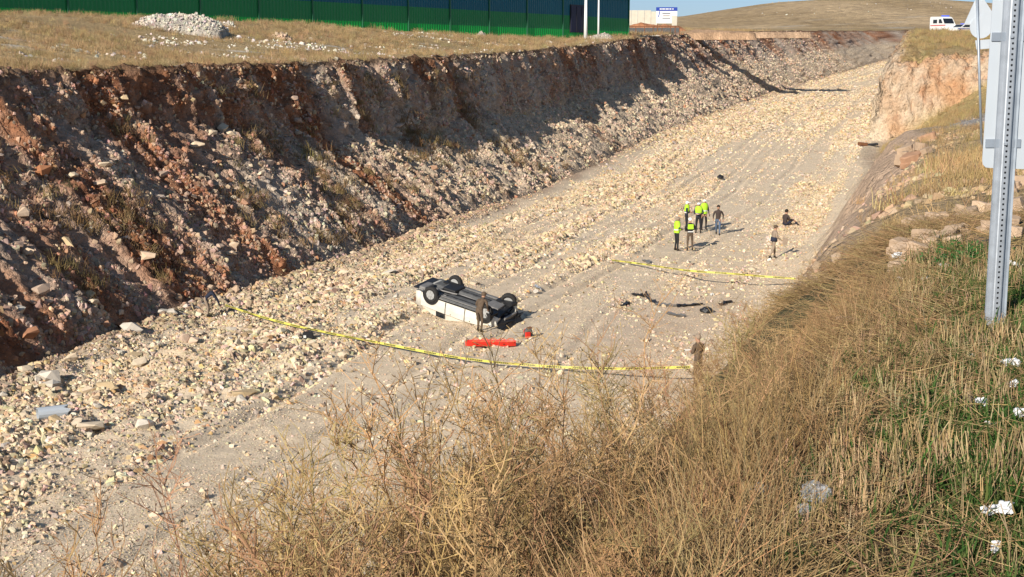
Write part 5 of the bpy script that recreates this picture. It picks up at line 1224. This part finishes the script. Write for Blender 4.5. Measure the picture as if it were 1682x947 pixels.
# perforated web: each cell is a plate with a square hole
mb = MB(); hw_, hh = wP * .14, .0048; fd = wP * .22
for i in range(nc):
    z0, z1 = i * cell, (i + 1) * cell; zc = (z0 + z1) / 2
    o = [(-hw_, z0), (hw_, z0), (hw_, z1), (-hw_, z1)]; h = [(-hh, zc - hh), (hh, zc - hh), (hh, zc + hh), (-hh, zc + hh)]
    V_ = [mb.bm.verts.new(side * a + ax * b) for a, b in o + h]; V2 = [mb.bm.verts.new(side * a + ax * b + back * .003) for a, b in h]
    for k in range(4):
        mb.bm.faces.new((V_[k], V_[(k + 1) % 4], V_[4 + (k + 1) % 4], V_[4 + k])); mb.bm.faces.new((V_[4 + k], V_[4 + (k + 1) % 4], V2[(k + 1) % 4], V2[k]))
mb.build('perforated_web', M['galv'], sgn)
def strip_prof(pts, name, m):
    """cold-formed profile pushed along the post"""
    th = .0028; n = len(pts); o1 = [side * a + back * b for a, b in pts]; outl = o1 + [q_ + back * th + side * (th if a < 0 else -th) * .6 for q_, (a, b) in zip(o1[::-1], pts[::-1])]
    return MB().prism(outl, ax * Ln).build(name, m, sgn)
for s_ in (-1, 1):
    strip_prof([(s_ * hw_, 0), (s_ * hw_ * 1.35, .002), (s_ * wP * .27, fd), (s_ * wP * .42, fd * 1.02), (s_ * wP * .5, fd * .75)] , 'flange', M['galvd'] if s_ > 0 else M['galv'])  # right flange in darker steel: its shaded side put into the colour
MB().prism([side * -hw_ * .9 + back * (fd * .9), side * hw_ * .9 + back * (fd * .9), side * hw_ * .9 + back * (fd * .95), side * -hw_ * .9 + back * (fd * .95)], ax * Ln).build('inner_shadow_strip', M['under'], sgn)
po = back * (fd * 1.3)
def q2(px, py): r = ray(px, py); o_ = Vector((0, 0, CAMZ)); k = ((base + po - o_).dot(back)) / r.dot(back); return o_ + r * k - base
cr = [q2(1632.5, -30), q2(1613.5, 262), q2(1614.5, 270), q2(1619, 274.5), q2(1626, 275.5), q2(1790, 281), q2(1797, 276), q2(1815, -30)]
MB().prism(cr, back * .003).build('sign_plate', M['plate'], sgn)
MB().prism([q2(1637, -30) , q2(1634, -30), q2(1618.5, 255), q2(1621, 262), q2(1627, 262)], -back * .001)  # rolled edge seen as a faint line
for py in (60, 235):
    for px in (1650, 1640): pass
    c = q2(1668 - (py + 60) * 37 / 608 - 3, py) - po
    MB().box(c - back * .006, (.012, .012, .012)).build('bolt', M['galv'], sgn)
    MB().box(c + back * (fd * 1.12), (wP * 1.6, .008, .04)).build('clamp', M['galvd'], sgn)

# ---------------------------------------------------------------- litter on the verge
def cotton(px, py, s, label, seed, flat_=.7, hang=0):
    p = on(px, py); r = random.Random(seed); mb = MB()
    for k in range(r.randint(4, 7)):
        c = Vector((r.gauss(0, s * .28), r.gauss(0, s * .2), r.gauss(0, s * .14))); rr = s * r.uniform(.14, .36)
        res = bmesh.ops.create_icosphere(mb.bm, subdivisions=3, radius=rr)
        for v in res['verts']:
            q_ = v.co * (7 / s); v.co *= 1 + .95 * float(fbm(q_.x + k * 5 + seed, q_.y, q_.z, 3, seed)); v.co.z *= flat_; v.co += c
    o = mb.build('cotton_tuft', M['cotton'], label=label, cat='cotton fluff', group='cotton fluff caught in the stubble'); o.location = (p.x, p.y, p.z + s * .5 + .035 + hang); o.scale = (1.25,) * 3; return o
for i, (px, py, s, l) in enumerate((
    (1637, 868, .050, 'bright white cotton fluff caught on stubble at the lower right corner'),
    (1665, 618, .050, 'largest clump of white fluff at the right edge beyond the post'),
    (1660, 652, .036, 'white fluff just below the largest clump at the right edge'),
    (1595, 601, .024, 'small fluff on stubble straight below the sign post'),
    (1611, 680, .030, 'pale fluff between green grass below the sign post'),
    (1472, 432, .055, 'tall thin white fluff on a dry stem left of the green weeds'),
    (1553, 450, .042, 'white fluff just below the green weeds'),
    (1521, 470, .030, 'grey white fluff on brown stems left of the green weeds'),
    (1480, 470, .030, 'faint fluff low in the straw right under the tall thin one'),
    (1666, 448, .05, 'pale fluff right of the post at the asphalt edge'),
    (1672, 700, .03, 'torn grey fluff at the right edge between stubble'),
    (1625, 714, .014, 'tiny white fluff speck in the green grass'),
    (1427, 590, .014, 'tiny white speck lying on the matted straw'),
    (1640, 925, .028, 'thin ragged fluff hanging below the bright one in the corner'),
    (1215, 885, .030, 'pale fluff between tall straw at the bottom'))):
    cotton(px, py, s, l, 30 + i)
def bag(px, py, s, label, seed):
    p = on(px, py); mb = MB(); bmesh.ops.create_icosphere(mb.bm, subdivisions=4, radius=s / 2)
    for v in mb.bm.verts:
        q_ = v.co / s * 2.4; a = float(fbm(q_.x + seed, q_.y, q_.z, 4, seed)); b = abs(float(fbm(q_.x * 2 + seed, q_.y * 2, q_.z * 2, 2, seed + 3)))
        v.co *= 1 + .6 * a - .5 * b; v.co.z *= .6
    o = mb.build('plastic_bag', M['film'], label=label, cat='plastic bag', group='clear plastic bags in the weeds'); o.location = (p.x, p.y, p.z + s * .4 + .04); return o
bag(1338, 850, .105, 'crumpled clear plastic bag lying on the matted straw', 3); bag(1322, 872, .06, 'small clear plastic scrap just below the crumpled bag', 5)
bag(1388, 552, .12, 'clear plastic film caught high in the dry weeds', 7); bag(1250, 832, .06, 'clear plastic scrap half hidden among the tall straw', 9)
bag(1215, 888, .05, 'torn clear plastic at the foot of the tall straw', 11)
# green weed bush on the verge behind the post
p = on(1600, 436); mb_bm = bmesh.new(); r = random.Random(4)
gw = empty('green_weed', (p.x, p.y, gz(p.x, p.y)), 0, 'low dark green leafy weed left of the sign post', 'plant')
for nm in ('stem', 'foliage'):
    bm = bmesh.new()
    for k in range(60 if nm == 'stem' else 900):
        if nm == 'stem': tri_tube(bm, curve_pts(r, Vector((r.gauss(0, .09), r.gauss(0, .05), 0)), rdir(r, r.uniform(.4, 1.3)), r.uniform(.06, .16), 3, .3), .002, .001)
        else:
            c = Vector((r.gauss(0, .13), r.gauss(0, .07), abs(r.gauss(.03, .05)))); d = rdir(r, r.uniform(-.2, 1.2)); a = d.cross(rdir(r, .2)).normalized(); L_ = r.uniform(.012, .035)
            vs = [bm.verts.new(c), bm.verts.new(c + d * L_ * .5 + a * L_ * .25), bm.verts.new(c + d * L_), bm.verts.new(c + d * L_ * .5 - a * L_ * .25)]; bm.faces.new(vs)
    me = bpy.data.meshes.new(nm); bm.to_mesh(me); bm.free(); me.materials.append(flat('weed_' + nm, (.03, .10, .02) if nm == 'foliage' else (.08, .12, .03), .6, var=.35, scale=40)); put(bpy.data.objects.new(nm, me), parent=gw)
# asphalt patch of the road edge
rw = []
for i, y_ in enumerate(np.linspace(8.4, 11.5, 14)):
    x0 = 3.22 + .06 * math.sin(i * 1.3) + .03 * (y_ - 9); rw.append([(x0 + k * 1.3, float(y_), gz(x0 + k * 1.3, float(y_)) + .02) for k in range(12)])
me = bpy.data.meshes.new('road'); me.from_pydata([v for r_ in rw for v in r_], [], [(i * 12 + k, i * 12 + k + 1, (i + 1) * 12 + k + 1, (i + 1) * 12 + k) for i in range(13) for k in range(11)])
me.materials.append(M['asphalt']); put(bpy.data.objects.new('road', me), 'grey asphalt road edge right of the sign post', kind='structure')
